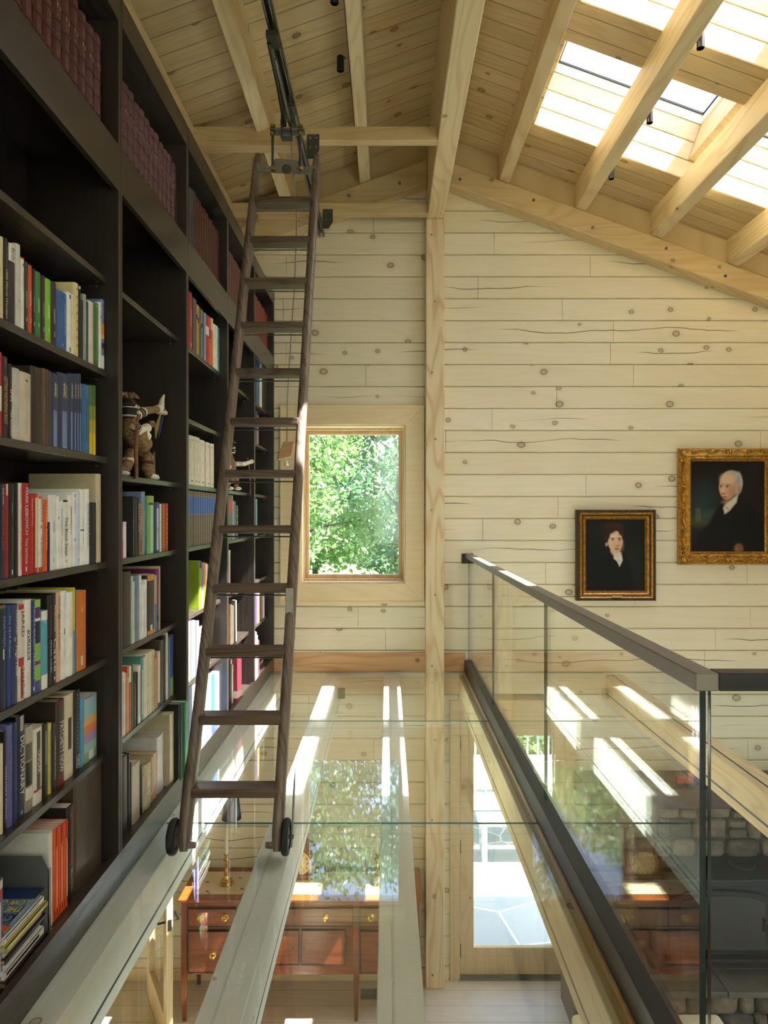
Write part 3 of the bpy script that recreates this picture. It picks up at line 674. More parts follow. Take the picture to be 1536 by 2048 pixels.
shelf_books(1, 'C', [
 (.5, 4, 705, '#b2383a', 'red and white paperback', dict(m=[(.4, .7, W)])),
 (4, 18, 713, '#3c1822', 'maroon book with gold condensed lettering', dict(t=[('GETTING PARTNERING RIGHT', .25, .84, '#cfae6a', .5)], m=[(.03, .1, '#8f6a4a', .3)])),
 (18, 26, 728, '#151c30', 'dark navy book with white lettering', dict(t=[('Neil Rackham', .62, .97, W, .55), ('SPIN', .34, .5, W, .6)])),
 (26, 42, 737, '#c3c1bb', 'light grey paperback', {}),
 (42, 65, 746, '#c9c0ae', 'cream book with red and black marks', dict(m=[(.1, .13, '#44403a', .4), (.2, .7, '#b0605c', .06), (.72, .9, '#5a554e', .1)])),
 (65, 86, 735, '#2a211b', 'black brown album', dict(s='h')),
 (86, 93, 737, '#5c4a3c', 'brown cloth volume', dict(s='h', m=[(.35, .6, '#a9a093', .1)])),
 (93, 98, 739, '#53422f', 'brown cloth volume', dict(s='h')), (98, 103, 742, '#4d3d30', 'brown cloth volume', dict(s='h'))] + nav + [
 (163, 167, 769, '#2f5d8c', 'thin blue volume', {}), (167, 180, 770, '#2e6ca8', 'bright blue volume', dict(m=[(.2, .82, '#141a22', .22)])),
 (180, 187, 771, '#3f6b2b', 'green to yellow shaded volume', dict(m=[(.3, .5, '#7f9026'), (.5, .7, '#b3a51f'), (.7, 1, '#d8ba14')])),
 (187, 193, 771, '#3f6b2b', 'narrow green to yellow shaded volume', dict(m=[(.3, .5, '#7f9026'), (.5, .7, '#b3a51f'), (.7, 1, '#d8ba14')])),
])
shelf_books(1, 'D', [
 (.5, 10, 968, '#1d2742', 'navy book with red capitals', dict(s='h', t=[('UNTHINKABLE', .28, .69, '#a83a36', .45), ('JAMIE RASKIN', .04, .22, W, .35)])),
 (10, 19, 968, '#8f1f2c', 'crimson and white book', dict(s='h', m=[(0, .12, '#dccfc4', .7)])),
 (19, 31, 968, '#1c1a1b', 'black photo spine book', dict(s='h', m=[(.2, .34, '#8d8a86', .3), (.3, .34, '#9a2a2a', .3), (.45, .8, '#56504a', .3), (.92, .97, W, .4)])),
 (31, 38, 966, '#17181a', 'plain black hardback', dict(s='h')),
 (38, 45.5, 966, '#e6ded1', 'white book with red capitals', dict(s='h', t=[('PREQUEL', .03, .23, '#b8302e', .6), ('RACHEL MADDOW', .52, .94, '#b8302e', .6), ('AN AMERICAN FIGHT', .28, .48, K, .35)])),
 (45.5, 60, 966, '#ae1c2b', 'wide red book with white capitals', dict(s='h', t=[('MARK LEIBOVICH', .05, .56, W, .42), ('Your Servitude', .6, .88, '#e9c9c4', .4)], m=[(.91, .96, W, .35)])),
 (60, 68, 989, '#b3242c', 'red book with yellow script lettering', dict(t=[('Happy Money', .05, .4, '#ecd6b0', .45), ('Smarter Spending', .46, .86, '#e0962c', .25)])),
 (68, 78, 987, '#a4271f', 'red book with cream panel', dict(m=[(.05, .93, '#e3d6a6', .7), (.1, .88, '#c9b884', .1)])),
 (78, 88, 993, '#e4e1dc', 'white book with orange edge bands', dict(t=[('KEITH PAYNE', .04, .34, K, .35), ('THE BROKEN LADDER', .5, .95, K, .35)], m=[(0, .03, '#dc5a24'), (.38, .42, '#d8512a', .5), (.93, 1, '#c9332e')])),
 (88, 97, 999, '#dd5a1c', 'orange book', dict(t=[('THE MIND BUSINESS', .05, .7, '#f2d2b0', .3)])),
 (97, 101, 1044, '#1c2441', 'short navy book', {}),
 (101, 115, 990, '#dfe2e4', 'wide white paperback', dict(m=[(.35, .5, '#c3a9a8', .4), (.84, .9, '#86a79c', .3)])),
 (115, 120, 992, '#ecebe7', 'white paperback', dict(m=[(.28, .32, '#5f4a22', .4)])),
 (120, 127, 1004, '#e3e5ea', 'white book with blue lettering', dict(t=[('FREAKONOMICS', .1, .5, '#5a7ab8', .4)], m=[(.55, .85, '#c07a76', .15)])),
 (127, 138, 1000, '#e8e5dc', 'white book with bold black lettering', dict(t=[('The Black Swan', .25, .82, K, .5)], m=[(0, .03, K), (.88, .92, '#cc6a52', .3)])),
 (138, 147, 990, '#e5e4e2', 'white book with navy blocks', dict(m=[(.16, .4, '#2d2b52', .3), (.35, .55, '#243069', .2)])),
 (147, 153, 984, '#e9e8e6', 'white book with red dot', dict(m=[(.03, .07, '#c8443a', .5), (.1, .3, '#3a3a3a', .25), (.62, .66, K, .4)])),
 (153, 162, 983, '#c9d6ea', 'pale blue book', dict(m=[(.1, .8, '#9fb6dd', .12), (.9, .94, '#4a5a78', .3)])),
 (162, 171, 978, '#ebebe4', 'white book with blue bar', dict(m=[(.53, .55, '#2a6a9a'), (.38, .72, '#3a4a8a', .08), (0, .01, '#c9c94a')])),
 (171, 181, 978, '#e9ebec', 'white book with grey capitals', dict(t=[('BARNEY FRANK', .2, .76, '#7d8a96', .3)])),
 (181, 195, 1005, '#1d1c1b', 'black book with grey lines', dict(m=[(.15, .5, '#4a4a4a', .3)])),
 (195, 204, 948, '#c3b594', 'tall tan cloth volume behind the others', dict(s='h', d=.24, m=[(0, .3, '#cfc4a6', .9)])),
])
shelf_books(1, 'E', [
 (.5, 15, 1210, '#1c2138', 'dark navy hardback', dict(s='h', t=[('ANATHEM', .1, .4, '#8f93a8', .4)], m=[(.42, .52, '#d0c8bc', .4), (.0, .03, '#7a6440')])),
 (15, 22, 1210, '#213e7c', 'blue book with white script', dict(s='h', t=[('The 1619 Project', .1, .52, W, .5)])),
 (22, 38, 1209, '#1c2f66', 'navy book with white italic title', dict(s='h', t=[('HARFORD', .06, .3, W, .25, False, .2), ('High Time', .42, .72, W, .42, False, .15)], m=[(.33, .37, '#dcb23a', .3)])),
 (38, 51, 1209, '#d9cfc2', 'white book with red and black stencil', dict(s='h', t=[('JARED', .06, .34, '#1b1b1b', .55), ('ZARATHA', .66, .95, '#1b1b1b', .55)], m=[(.0, .05, '#b52a2a'), (.55, .64, '#b52a2a'), (.64, .98, '#c23a34', .75)])),
 (51, 65, 1199, '#e2ded6', 'white book with black ink splash', dict(s='h', m=[(.3, .62, '#5c5a58', .7), (.78, .92, '#d0ac4c', .1)], t=[('NOISE', .3, .6, '#f4f2ee', .4)])),
 (65, 71, 1201, '#23376e', 'navy book with pale capitals', dict(t=[('TRUST-BASED SELLING', .05, .83, '#aab8dc', .6)], m=[(.92, .96, W, .5)])),
 (71, 84, 1199, '#77a83a', 'green and purple striped book', dict(m=[(0, .08, '#9cc64e'), (.08, .2, '#5d2a62'), (.2, .23, W), (.23, .47, '#241a3a'), (.47, .66, '#86b847'), (.66, .7, '#7c2a5a'), (.7, .87, '#86b847'), (.87, 1, '#4a3b80')])),
 (84, 98, 1221, '#4fa3bd', 'teal book with white ends', dict(m=[(0, .12, '#e7e6df'), (.82, 1, '#e7e6df'), (.12, .16, '#8fc2d0', .6)])),
 (98, 105, 1190, '#1b1a1a', 'black book with red and white lettering', dict(s='h', t=[('DISLOYAL', .12, .45, '#9a302b', .5), ('MICHAEL COHEN', .5, .85, W, .35)])),
 (105, 114, 1187, '#161615', 'black book with large white title', dict(s='h', t=[('Wilkerson', .12, .42, W, .4), ('Caste', .5, .86, W, .65)], m=[(.92, .95, W, .4)])),
 (114, 123, 1184, '#d3a98a', 'peach book', dict(s='h', t=[('HOW THE WORD IS PASSED', .05, .65, '#3a2a24', .3)], m=[(.25, .3, '#8a5a48', .6)])),
 (123, 135, 1181, '#e8e8e3', 'white book with black leaf mark', dict(s='h', m=[(.06, .3, '#b9b9b4', .2), (.43, .5, K, .3), (.55, .75, '#8a8a86', .12)])),
 (135, 148, 1184, '#eceae6', 'white book with faint red line', dict(s='h', m=[(.1, .55, '#c77c78', .08)])),
 (148, 150.5, 1175, '#cfc52a', 'thin yellow book', dict(m=[(.5, 1, '#4f8cc0')])),
 (150.5, 153, 1181, '#2c5f92', 'thin blue book', {}),
 (153, 175, 1182, '#cf7216', 'plain orange book with barcode', dict(d=.2, m=[(.82, .94, '#e8e2d6', .35), (.2, .26, '#e4ac6a', .3)])),
])
shelf_books(1, 'F', [
 (.5, 8, 1488, '#dcd3b8', 'leaning cream book', dict(s='h')),
 (8, 14, 1462, '#1b1815', 'black book with pale lettering', dict(t=[('COUGH COOL', .35, .9, '#cfcabf', .5)])),
 (14, 28, 1449, '#5b5c9c', 'violet blue book', dict(s='h', t=[('The Last Best Something', .1, .85, '#3b3d7c', .35)])),
 (28, 36, 1445, '#27345f', 'navy hardback', dict(s='h', m=[(.1, .9, '#44558c', .15)])),
 (36, 52, 1431, '#17233f', 'navy dictionary with white capitals', dict(s='h', t=[('DICTIONARY', .2, .78, W, .5)], m=[(0, .15, '#a9a58f', .7), (.93, .97, '#6f88b0', .6)])),
 (52, 68, 1451, '#8d8674', 'grey photo spine book', dict(s='h', m=[(.0, .2, '#b5ae98'), (.2, .4, '#57544c'), (.42, .7, '#26241f'), (.72, .86, '#d8d4c8')])),
 (68, 87, 1455, '#d9d5ca', 'white book with gilt black portrait panel', dict(s='h', m=[(.05, .8, '#4a3f2e', .7), (.1, .7, '#8f7a50', .25), (.8, .83, '#9a2626')], t=[('UNGAR', .3, .6, W, .3)])),
 (87, 98, 1447, '#221e1a', 'black photo spine book', dict(s='h', m=[(.1, .55, '#8f8a82', .45), (.6, .95, '#4a3f2c', .5)])),
 (98, 104, 1446, '#cdbd3e', 'narrow yellow and purple book', dict(m=[(.1, .95, '#5a479c', .4)])),
 (104, 115, 1445, '#1a1917', 'black book with small white lettering', dict(s='h', t=[('COMPLETE WORKS', .2, .85, '#bdb9ae', .25)])),
 (115, 131, 1400, '#3a2f26', 'tall brown black book with white capitals', dict(s='h', t=[('PATCHETT NOW', .25, .85, '#e5dfd0', .5)], m=[(0, .08, '#5a1f1c'), (.88, 1, '#6f2433')])),
 (131, 149, 1388, '#d6c6aa', 'cream book with dark portrait oval', dict(s='h', m=[(.28, .66, '#2c241c', .7), (.38, .46, '#c6a384', .3)])),
 (149, 162, 1381, '#17181a', 'black book with dotted white edge', dict(s='h', m=[(.04 + .05 * i, .065 + .05 * i, '#c9c9c5', .18) for i in range(14)], t=[('CURSED', .8, .96, W, .5)])),
 (162, 168, 1394, '#4d97cf', 'sky blue book', {}),
 (168, 197, 1392, '#7f9f86', 'colourful illustrated book', dict(d=.2, m=[(0, .1, '#9fb4c8'), (.1, .3, '#8fc0c4'), (.3, .42, '#d9b06a'), (.42, .55, '#e0824c'), (.55, .7, '#a58ac0'), (.7, .84, '#8fc0b4'), (.84, .97, '#d8d8d4', .6)])),
], xs=-1.03)
zG = ROWZ['G']
shelf_books(1, 'G', [
 (-8, 9, 1762, '#6d608c', 'tall purple and white book', dict(s='h', m=[(0, .08, '#d9d5cc'), (.08, .16, '#a02a34'), (.2, .9, '#cfc8dc', .4)])),
 (100, 107, 1664, '#dedad2', 'white paperback beside the bookend', {})] + [
 (107 + 5 * i, 112 + 5 * i, 1660 - 4 * i, '#d9581c', 'orange paperback of a matching set', dict(m=[(.0, .2, '#b3321c' if i % 2 else '#d9581c'), (.25, .9, '#e6dccb', .35) if i % 2 else (.5, .6, '#d9581c', .3), (.88, .95, '#2a2350', .5)])) for i in range(6)] + [
 (137, 149, 1611, '#191614', 'tall black book with orange lettering', dict(t=[('GETTING STRONGER', .05, .62, '#cf5a2a', .35), ('BILL PEARL', .66, .9, '#c9b23a', .3)], d=.22)),
])
o = book(2.372, 2.61, zG + .0006, .352, .25, '#4a3c2e', -1.016, 'h', 'large worn brown leather folio at the right end of the nearest bottom shelf', (), (), True)
# flat stack and bookend at the bottom of the nearest bay
def flat_book(x0, x1, y0, y1, z0, th, col, label, group, edge='#e4ded0', name='paperback_book', band=None, cat='book'):
    o = MB().box(x0, x1, y0, y1, z0, z0 + .0015).box(x0, x1, y0, y1, z0 + th - .0015, z0 + th).box(x1 - .002, x1, y0, y1, z0, z0 + th).build(name, plain(col, .35, 0, 'book_cover', noise=.05))
    tag(o, label, cat, group)
    MB().box(x0 + .001, x1 - .002, y0 + .001, y1 - .001, z0 + .0015, z0 + th - .0015).build('pages', plain(edge, .8, 0, 'paper', noise=.08, nscale=150), o)
    if band: MB().box(x1 - .001, x1 + .0005, y0 + .01, y1 - .03, z0 + th * .3, z0 + th * .7).build('spine_band', plain(band, .5), o)
    return o
z = zG + .001; gp = 'books lying in the stack on the nearest bottom shelf'
st = [(.018, '#3a2320', 'brown', '#8a6a4c', None), (.026, '#e6e4de', 'white', '#e0dcd0', '#2b2b2b'), (.024, '#e9e7e2', 'white', '#dcd7c8', '#8a8a88'), (.015, '#22201c', 'black', '#b89a72', None),
      (.022, '#e8e7e3', 'white', '#dcd6c6', '#c23a4a'), (.018, '#a9a13a', 'mustard', '#d8d0b4', '#d9d39a'), (.02, '#e3e2dd', 'white', '#ddd8cc', '#b0a9a0'), (.024, '#5c7590', 'blue grey', '#b58c62', None)]
posn = ['lowest', 'second from the bottom', 'third from the bottom', 'fourth from the bottom', 'fourth from the top', 'third from the top', 'second from the top', 'topmost']
for i, (th, c, nm, e, bd) in enumerate(st):
    th *= .84
    j = (i * 7 % 5) * .004
    o = flat_book(-1.20, -.995 - j, 1.90 + j, 2.135 - j, z, th, c, '%s book lying %s in the stack on the nearest bottom shelf' % (nm, posn[i]), gp, e, band=bd); z += th + .0008
    if i == 7:
        MB().box(-1.19, -1.001, 1.906, 1.935, z - .0007, z - .0001).build('orange_band', plain('#d9662e', .4), o)
        MB().box(-1.19, -1.001, 2.07, 2.13, z - .0007, z - .0001).build('navy_panel', plain('#1d3358', .4), o)
        for s, (ya, yb), cc, hh in (('LOW GI FOODS', (2.035, 2.062), '#e2df35', 0), ('THE TOP', (2.0, 2.027), '#e2df35', 0), ('GLUCOSE', (1.945, 1.99), '#20283a', 0)):
            v, f = text_mesh(s); ln_ = .10 if 'THE' in s else .16
            MB().add([(-1.01 - p[0] * ln_, yb - p[1] * (yb - ya), z + .0002) for p in v], [list(reversed(q)) for q in f]).build('cover_lettering', plain(cc, .5), o)
be = MB(); be.box(-1.26, -1.0, 2.150, 2.152, zG + .001, zG + .19).box(-1.26, -1.0, 2.152, 2.18, zG + .0003, zG + .0018)
be.prism([(-1.26, 2.150, zG + .19), (-1.0, 2.150, zG + .19), (-1.02, 2.150, zG + .23), (-1.24, 2.150, zG + .23)], (0, .002, 0))
be.box(-1.002, -1.0, 2.150, 2.165, zG + .001, zG + .19)
tag(be.build('bookend', plain('#8b8d8d', .42, .7, 'sheet_steel')), 'steel plate bookend between the flat stack and the orange paperbacks', 'bookend')
# second bay
def q(off, sc, l): return [tuple([off[0] + it[0] / sc, off[0] + it[1] / sc, off[1] + it[2] / sc] + list(it[3:])) for it in l]
shelf_books(2, 'D', q((230, 960), 4.267, [
 (48, 62, 355, '#b02a80', 'magenta paperback', {}), (62, 76, 355, '#c23c8c', 'pink and magenta paperback', dict(m=[(.1, .5, '#e8b8d4', .4)])), (76, 104, 357, '#e4e0e2', 'white paperback', {}),
 (170, 192, 140, '#2b2b2d', 'black and grey photo book', dict(d=.2, m=[(.1, .8, '#5b5a5a', .3)])),
 (192, 214, 150, '#1d1f24', 'black book with silver capitals', dict(s='h', d=.22, t=[('SILENT LIFE', .1, .6, '#b9bcc2', .4)])),
 (214, 236, 200, '#a06a34', 'ochre and brown book', dict(m=[(.25, .5, '#d8b382', .4), (.7, .95, '#3a2a1c', .5)])),
 (236, 262, 100, '#6f88ac', 'tall blue grey book', dict(s='h', d=.24, m=[(.3, .9, '#9db4d4', .25)])),
 (290, 340, 135, '#7fae72', 'green book with pale spine', dict(d=.22, m=[(0, .12, '#9aa64e'), (.16, .98, '#a3d69c', .7), (.12, .16, '#2c3c1e')])),
 (342, 388, 190, '#213c78', 'navy book with white panel', dict(s='h', m=[(.12, .95, '#cfd2d6', .6), (.5, .58, '#c9ae2c', .6)])),
 (388, 400, 205, '#dcdcd8', 'white book', {}),
 (400, 432, 200, '#8a4a2a', 'red and brown patterned book', dict(s='h', m=[(.05 * i, .05 * i + .02, '#c9a24a', .8) for i in range(1, 19)])),
 (432, 460, 200, '#b03a1c', 'red patterned book', dict(s='h', m=[(.1 * i, .1 * i + .05, '#d98a2c', .6) for i in range(1, 9)]))]))
for i, (x, yy, zz) in enumerate(((-1.06, 2.86, 0), (-1.06, 2.93, 0), (-1.06, 2.99, 0), (-1.06, 2.88, .022), (-1.06, 2.95, .022), (-1.06, 2.90, .044))):
    zz += ROWZ['D'] + .001
    o = MB().box(x - .1, x, yy - .03, yy + .03, zz, zz + .0205).build('tape_case', plain(['#8f8a80', '#a9a59a', '#7b8f80', '#b39a8a', '#90989c', '#9a9a90'][i], .25), bevel=.001)
    tag(o, '%s small flat tape case, %s of the little pile below the figure' % (['grey', 'pale grey', 'greenish', 'pinkish', 'bluish', 'light grey'][i], ['lower left', 'lower middle', 'lower right', 'middle left', 'middle right', 'topmost'][i]), 'tape case', 'small tape cases beside the black photo book')
shelf_books(2, 'E', q((230, 960), 4.267, [
 (55, 145, 785, '#1c1719', 'wide black binder', dict(s='h', d=.22, m=[(.05, .6, '#77706e', .05)])), (145, 158, 820, '#b9c2a8', 'pale green paperback', {}), (158, 172, 868, '#cfcbd8', 'pale lilac paperback', dict(m=[(.1, .8, '#8a90a4', .3)])),
 (172, 215, 812, '#62808f', 'slate blue hardback', dict(s='h', m=[(.25, .7, '#a9bcc4', .15)])), (215, 230, 812, '#d9dce0', 'white paperback', dict(m=[(.5, .9, '#93a3bb', .4)])), (230, 245, 895, '#e4e4e0', 'short white paperback', {}),
 (245, 258, 880, '#dfe2ee', 'white paperback with blue line', dict(m=[(.2, .9, '#4557a8', .25)])), (258, 278, 850, '#e2dfd8', 'white paperback with black lettering', dict(m=[(.15, .85, '#55524e', .2)])),
 (278, 345, 806, '#2c2020', 'dark brown book with orange ends', dict(d=.2, m=[(0, .1, '#c98d3a'), (.93, 1, '#c98d3a'), (.84, .93, '#d8d4cc', .5)])), (345, 362, 812, '#b9b08a', 'cream and blue paperback', dict(m=[(.5, 1, '#4d8ab4')])),
 (362, 380, 758, '#7a2460', 'purple paperback', dict(m=[(.75, .85, '#1c1218')])), (380, 389, 735, '#c4b89c', 'tall cream folder', dict(d=.25))]))
shelf_books(2, 'F', q((230, 960), 4.267, [
 (44, 60, 1632, '#5a79b8', 'blue paperback', {}), (60, 80, 1640, '#e3e3df', 'white paperback with blue lettering', dict(m=[(.15, .85, '#6f90b4', .3)])), (80, 95, 1644, '#dad8cf', 'off white paperback', {}),
 (95, 108, 1650, '#d2822e', 'orange paperback', {}), (108, 122, 1690, '#c9b39a', 'tan paperback', {}), (122, 145, 1585, '#c9502e', 'red orange paperback with white top', dict(m=[(0, .25, '#dcd8c8')])),
 (145, 160, 1575, '#4f6b3c', 'green hardback', dict(s='h')), (160, 185, 1640, '#1b1c1e', 'black paperback with white lettering', dict(m=[(.2, .85, '#9a9a96', .3)])), (185, 202, 1640, '#23211f', 'black book', dict(m=[(.1, .6, '#77736c', .3)])),
 (202, 226, 1580, '#dcdcd6', 'white paperback with black lettering', dict(m=[(.1, .9, '#4a4a48', .3)])), (226, 246, 1512, '#4f8a80', 'sea green hardback', dict(s='h', m=[(.2, .9, '#dfe2dc', .5)])), (246, 260, 1490, '#d3cec0', 'cream paperback with red top', dict(m=[(0, .04, '#b8442e')])),
 (260, 282, 1480, '#d8d3c6', 'cream paperback', dict(s='h')), (282, 300, 1470, '#cfc6b2', 'beige paperback', {}), (300, 320, 1460, '#d6cfba', 'ivory paperback', dict(s='h')),
 (320, 345, 1450, '#c9bd86', 'yellowish spiral bound book', dict(m=[(.03 * i, .03 * i + .012, '#3c3a34', .6) for i in range(3, 31)])), (345, 358, 1520, '#b9a06a', 'tan book', {}), (358, 370, 1475, '#c87f8a', 'pink paperback', {}),
 (370, 392, 1462, '#dedcd4', 'white book with blue foot', dict(m=[(.93, 1, '#2a3f8a')])), (392, 420, 1365, '#4a3a34', 'brown cloth volume', dict(s='h', d=.22)), (420, 440, 1330, '#22221c', 'black book', dict(s='h', m=[(.1, .9, '#8f8a72', .25)])), (440, 456, 1290, '#d5cdb6', 'tall cream volume', dict(s='h', d=.24)),
 (456, 475, 1340, '#2f6fa8', 'blue paperback', {}), (475, 505, 1320, '#262c6a', 'indigo book with green foot', dict(s='h', m=[(.7, 1, '#6d8a2a'), (.72, .8, '#c9ccd8', .3)]))]))
shelf_books(2, 'G', q((230, 1240), 4.094, [
 (38, 64, 1158, '#8f1f44', 'crimson cloth volume', dict(s='h', d=.2)), (64, 110, 1105, '#2c1518', 'dark maroon album', dict(s='h', d=.25)), (110, 128, 1098, '#1f1113', 'black maroon album', dict(s='h', d=.25)), (128, 142, 1170, '#17171a', 'thin black album', dict(s='h')),
 (142, 214, 1170, '#b3a78c', 'wide beige binder', dict(s='h', d=.22)), (214, 230, 1190, '#1c1a1c', 'black book', {}), (230, 240, 1280, '#c9a9ae', 'thin pink paperback', dict(m=[(.1, .9, '#e3cfd0', .4)])),
 (240, 302, 1165, '#c5b98f', 'cream volume with rounded spine', dict(s='l', d=.2, m=[(.1, .9, '#d6ccaa', .3)])), (302, 318, 1120, '#b9ab86', 'tan cloth volume', dict(s='h')), (318, 348, 1085, '#c9a173', 'orange tan volume', dict(s='h', d=.24)),
 (350, 406, 940, '#cfcbca', 'tall white album', dict(s='h', d=.26)), (406, 488, 785, '#c2b596', 'tall cream album', dict(s='h', d=.27, xs=-.985)), (492, 530, 685, '#1b211d', 'tall black green album', dict(s='h', d=.28, xs=-.965)), (532, 558, 670, '#121614', 'tall black album', dict(s='h', d=.28, xs=-.958)), (562, 602, 650, '#3f9164', 'tall green album jutting past the case edge', dict(s='h', d=.29, xs=-.945))]))
shelf_books(3, 'G', q((230, 1240), 4.094, [
 (612, 640, 540, '#1f2733', 'black slate album', dict(s='h', d=.26)), (640, 668, 535, '#d8ddd2', 'pale album with green edge', dict(s='h', d=.2))]) + [
 (393, 398, 1388, '#cfd3d6', 'white paperback', {}), (398, 405, 1385, '#2c2f38', 'charcoal paperback', {}), (405, 412, 1380, '#dde3ea', 'white paperback', {}), (412, 418, 1372, '#7fa9c9', 'light blue paperback', {}), (418, 424, 1352, '#e4e6e6', 'white paperback with blue top', dict(m=[(.05, .2, '#3a6aa8', .7)])),
 (424, 430, 1349, '#2f5ea8', 'blue paperback', {}), (430, 437, 1345, '#5b8fd0', 'sky blue hardback', {}), (437, 446, 1340, '#e9eaea', 'tall white album', {})], detail=False)
o = book(3.472, 3.494, zG + .001, .34, .27, '#3c8a5c', -1.028, 'h', 'green cloth album at the right end of the second bay bottom shelf'); 
shelf_books(3, 'A', q((230, 560), 4.656, [
 (697, 724, 120, '#b3202c', 'bright red book with white lettering', dict(m=[(.3, .6, W, .3), (.88, .96, W, .4)])), (724, 738, 160, '#4a2c2c', 'maroon paperback', {}), (738, 752, 175, '#7a6a62', 'grey brown paperback', {}), (752, 762, 185, '#5a3f7a', 'purple paperback', {}),
 (762, 776, 230, '#d0a02c', 'yellow ochre paperback', dict(m=[(.2, .3, '#3a3030')])), (776, 790, 245, '#a8a03a', 'olive yellow paperback', dict(m=[(.25, .35, '#3a3a30')])), (790, 806, 260, '#4a3a34', 'brown paperback', dict(m=[(.25, .35, '#a0602c')])), (806, 822, 280, '#7c9490', 'grey green paperback', dict(m=[(.28, .38, '#2a3438')])),
 (822, 836, 300, '#2f4a78', 'navy paperback', {}), (836, 850, 310, '#9fb4d4', 'pale blue paperback', {}), (850, 866, 325, '#a8283a', 'crimson paperback with white panel', dict(m=[(.24, .42, '#e0d8d4')])), (866, 880, 335, '#b8323a', 'red paperback with white panel', dict(m=[(.24, .42, '#e0d8d4')])),
 (880, 898, 352, '#d0602a', 'orange paperback', dict(m=[(.25, .45, '#7a3a24')])), (898, 918, 360, '#d9702c', 'orange and cream book', dict(m=[(0, .25, '#e3cba0')])), (918, 932, 410, '#e6e4dc', 'white paperback', {}), (932, 946, 420, '#e0dfd0', 'ivory paperback', {}), (946, 960, 430, '#dfe2dc', 'white paperback with dark marks', dict(m=[(.3, .7, '#5a5a52', .3)])),
 (960, 970, 445, '#4aa05a', 'thin green paperback', {}), (970, 986, 455, '#3f93cf', 'light blue paperback', {})]), detail=False)
shelf_books(3, 'c', q((360, 820), 6.825, [
 (a, b, y, '#d9d3bf', 'ivory matching volume', dict(s='h', m=[(.08, .1, '#6a5f48', .6), (.9, .93, '#5a5340', .7)])) for a, b, y in ((136, 200, 352), (200, 240, 366), (240, 278, 380), (282, 348, 415), (364, 414, 445), (424, 446, 460), (446, 470, 465))]), detail=False)
shelf_books(3, 'D', q((360, 820), 6.825, [
 (118 + 31 * i + (10 if i > 1 else 0), 149 + 31 * i + (8 if i > 1 else 0), 1080 + 5 * i, '#6b5a4c', 'brown volume with blue label band', dict(s='h', m=[(.1, .42, '#3b64b4'), (.08, .09, G_), (.42, .43, G_), (.5, .58, '#7fa0a8', .3), (.72, .73, G_, .6)])) for i in range(13)]), detail=False)
shelf_books(3, 'E', q((360, 1080), 4.875, [
 (196, 214, 203, '#8fa82a', 'lime green and navy paperback', dict(m=[(0, .15, '#20205a')])), (214, 228, 225, '#5b6fb8', 'blue paperback', {}), (228, 244, 218, '#d07a2a', 'orange paperback', {}), (244, 256, 222, '#e0913a', 'light orange paperback', {}), (256, 268, 230, '#e6e6ea', 'white paperback', {}), (268, 278, 236, '#8f9ec8', 'lavender paperback', {})]), detail=False)
z = ROWZ['E'] + .001
for i, (c, nm) in enumerate((('#d98a3a', 'orange'), ('#e4e2dc', 'white'), ('#dfe4e8', 'white'), ('#e6e3da', 'ivory'), ('#7fb0cf', 'light blue'), ('#c9563a', 'red'))):
    flat_book(-1.2, -1.035, 3.56, 3.56 + .22, z, .027, c, '%s book lying %s in the stack behind the ladder, third bay' % (nm, ['lowest', 'second from bottom', 'third from bottom', 'third from top', 'second from top', 'on top'][i]), 'stack on the third shelf from the bottom, third bay'); z += .0277
gl_ = MB().box(-1.19, -1.03, 3.585, 3.60, ROWZ['E'] + .19, ROWZ['E'] + .30)
shelf_books(3, 'F', q((360, 1080), 4.875, [
 (82, 94, 790, '#e6e6e2', 'white paperback', {}), (94, 106, 785, '#a9bccc', 'pale blue paperback', {}), (106, 116, 770, '#3a3a34', 'dark grey paperback', {}), (116, 130, 790, '#e0e2e0', 'white book', {}), (130, 140, 780, '#4a92c9', 'blue paperback', {}), (140, 150, 785, '#e4e8ee', 'white paperback with blue edge', {}),
 (152, 172, 790, '#4a4a9c', 'violet hardback', {}), (172, 190, 790, '#c9b8d4', 'lilac paperback', {})]), detail=False)
z = ROWZ['F'] + .001
for i, (c, nm) in enumerate((('#e8e2d4', 'ivory'), ('#b8303a', 'red'), ('#e9e6de', 'white'), ('#4a9a4a', 'green'), ('#3f7fc0', 'blue'), ('#e4ded0', 'cream'), ('#ece8e0', 'white'), ('#b8ae96', 'tan'), ('#dcd5c2', 'ivory'))):
    flat_book(-1.2, -1.035 - (i % 3) * .006, 4.0 + (i % 2) * .012, 4.25, z, .022, c, '%s book lying %s in the leaning stack, second shelf from bottom, third bay' % (nm, ORD[i + 1] + ' up'), 'stack on the second shelf from the bottom, third bay'); z += .0226
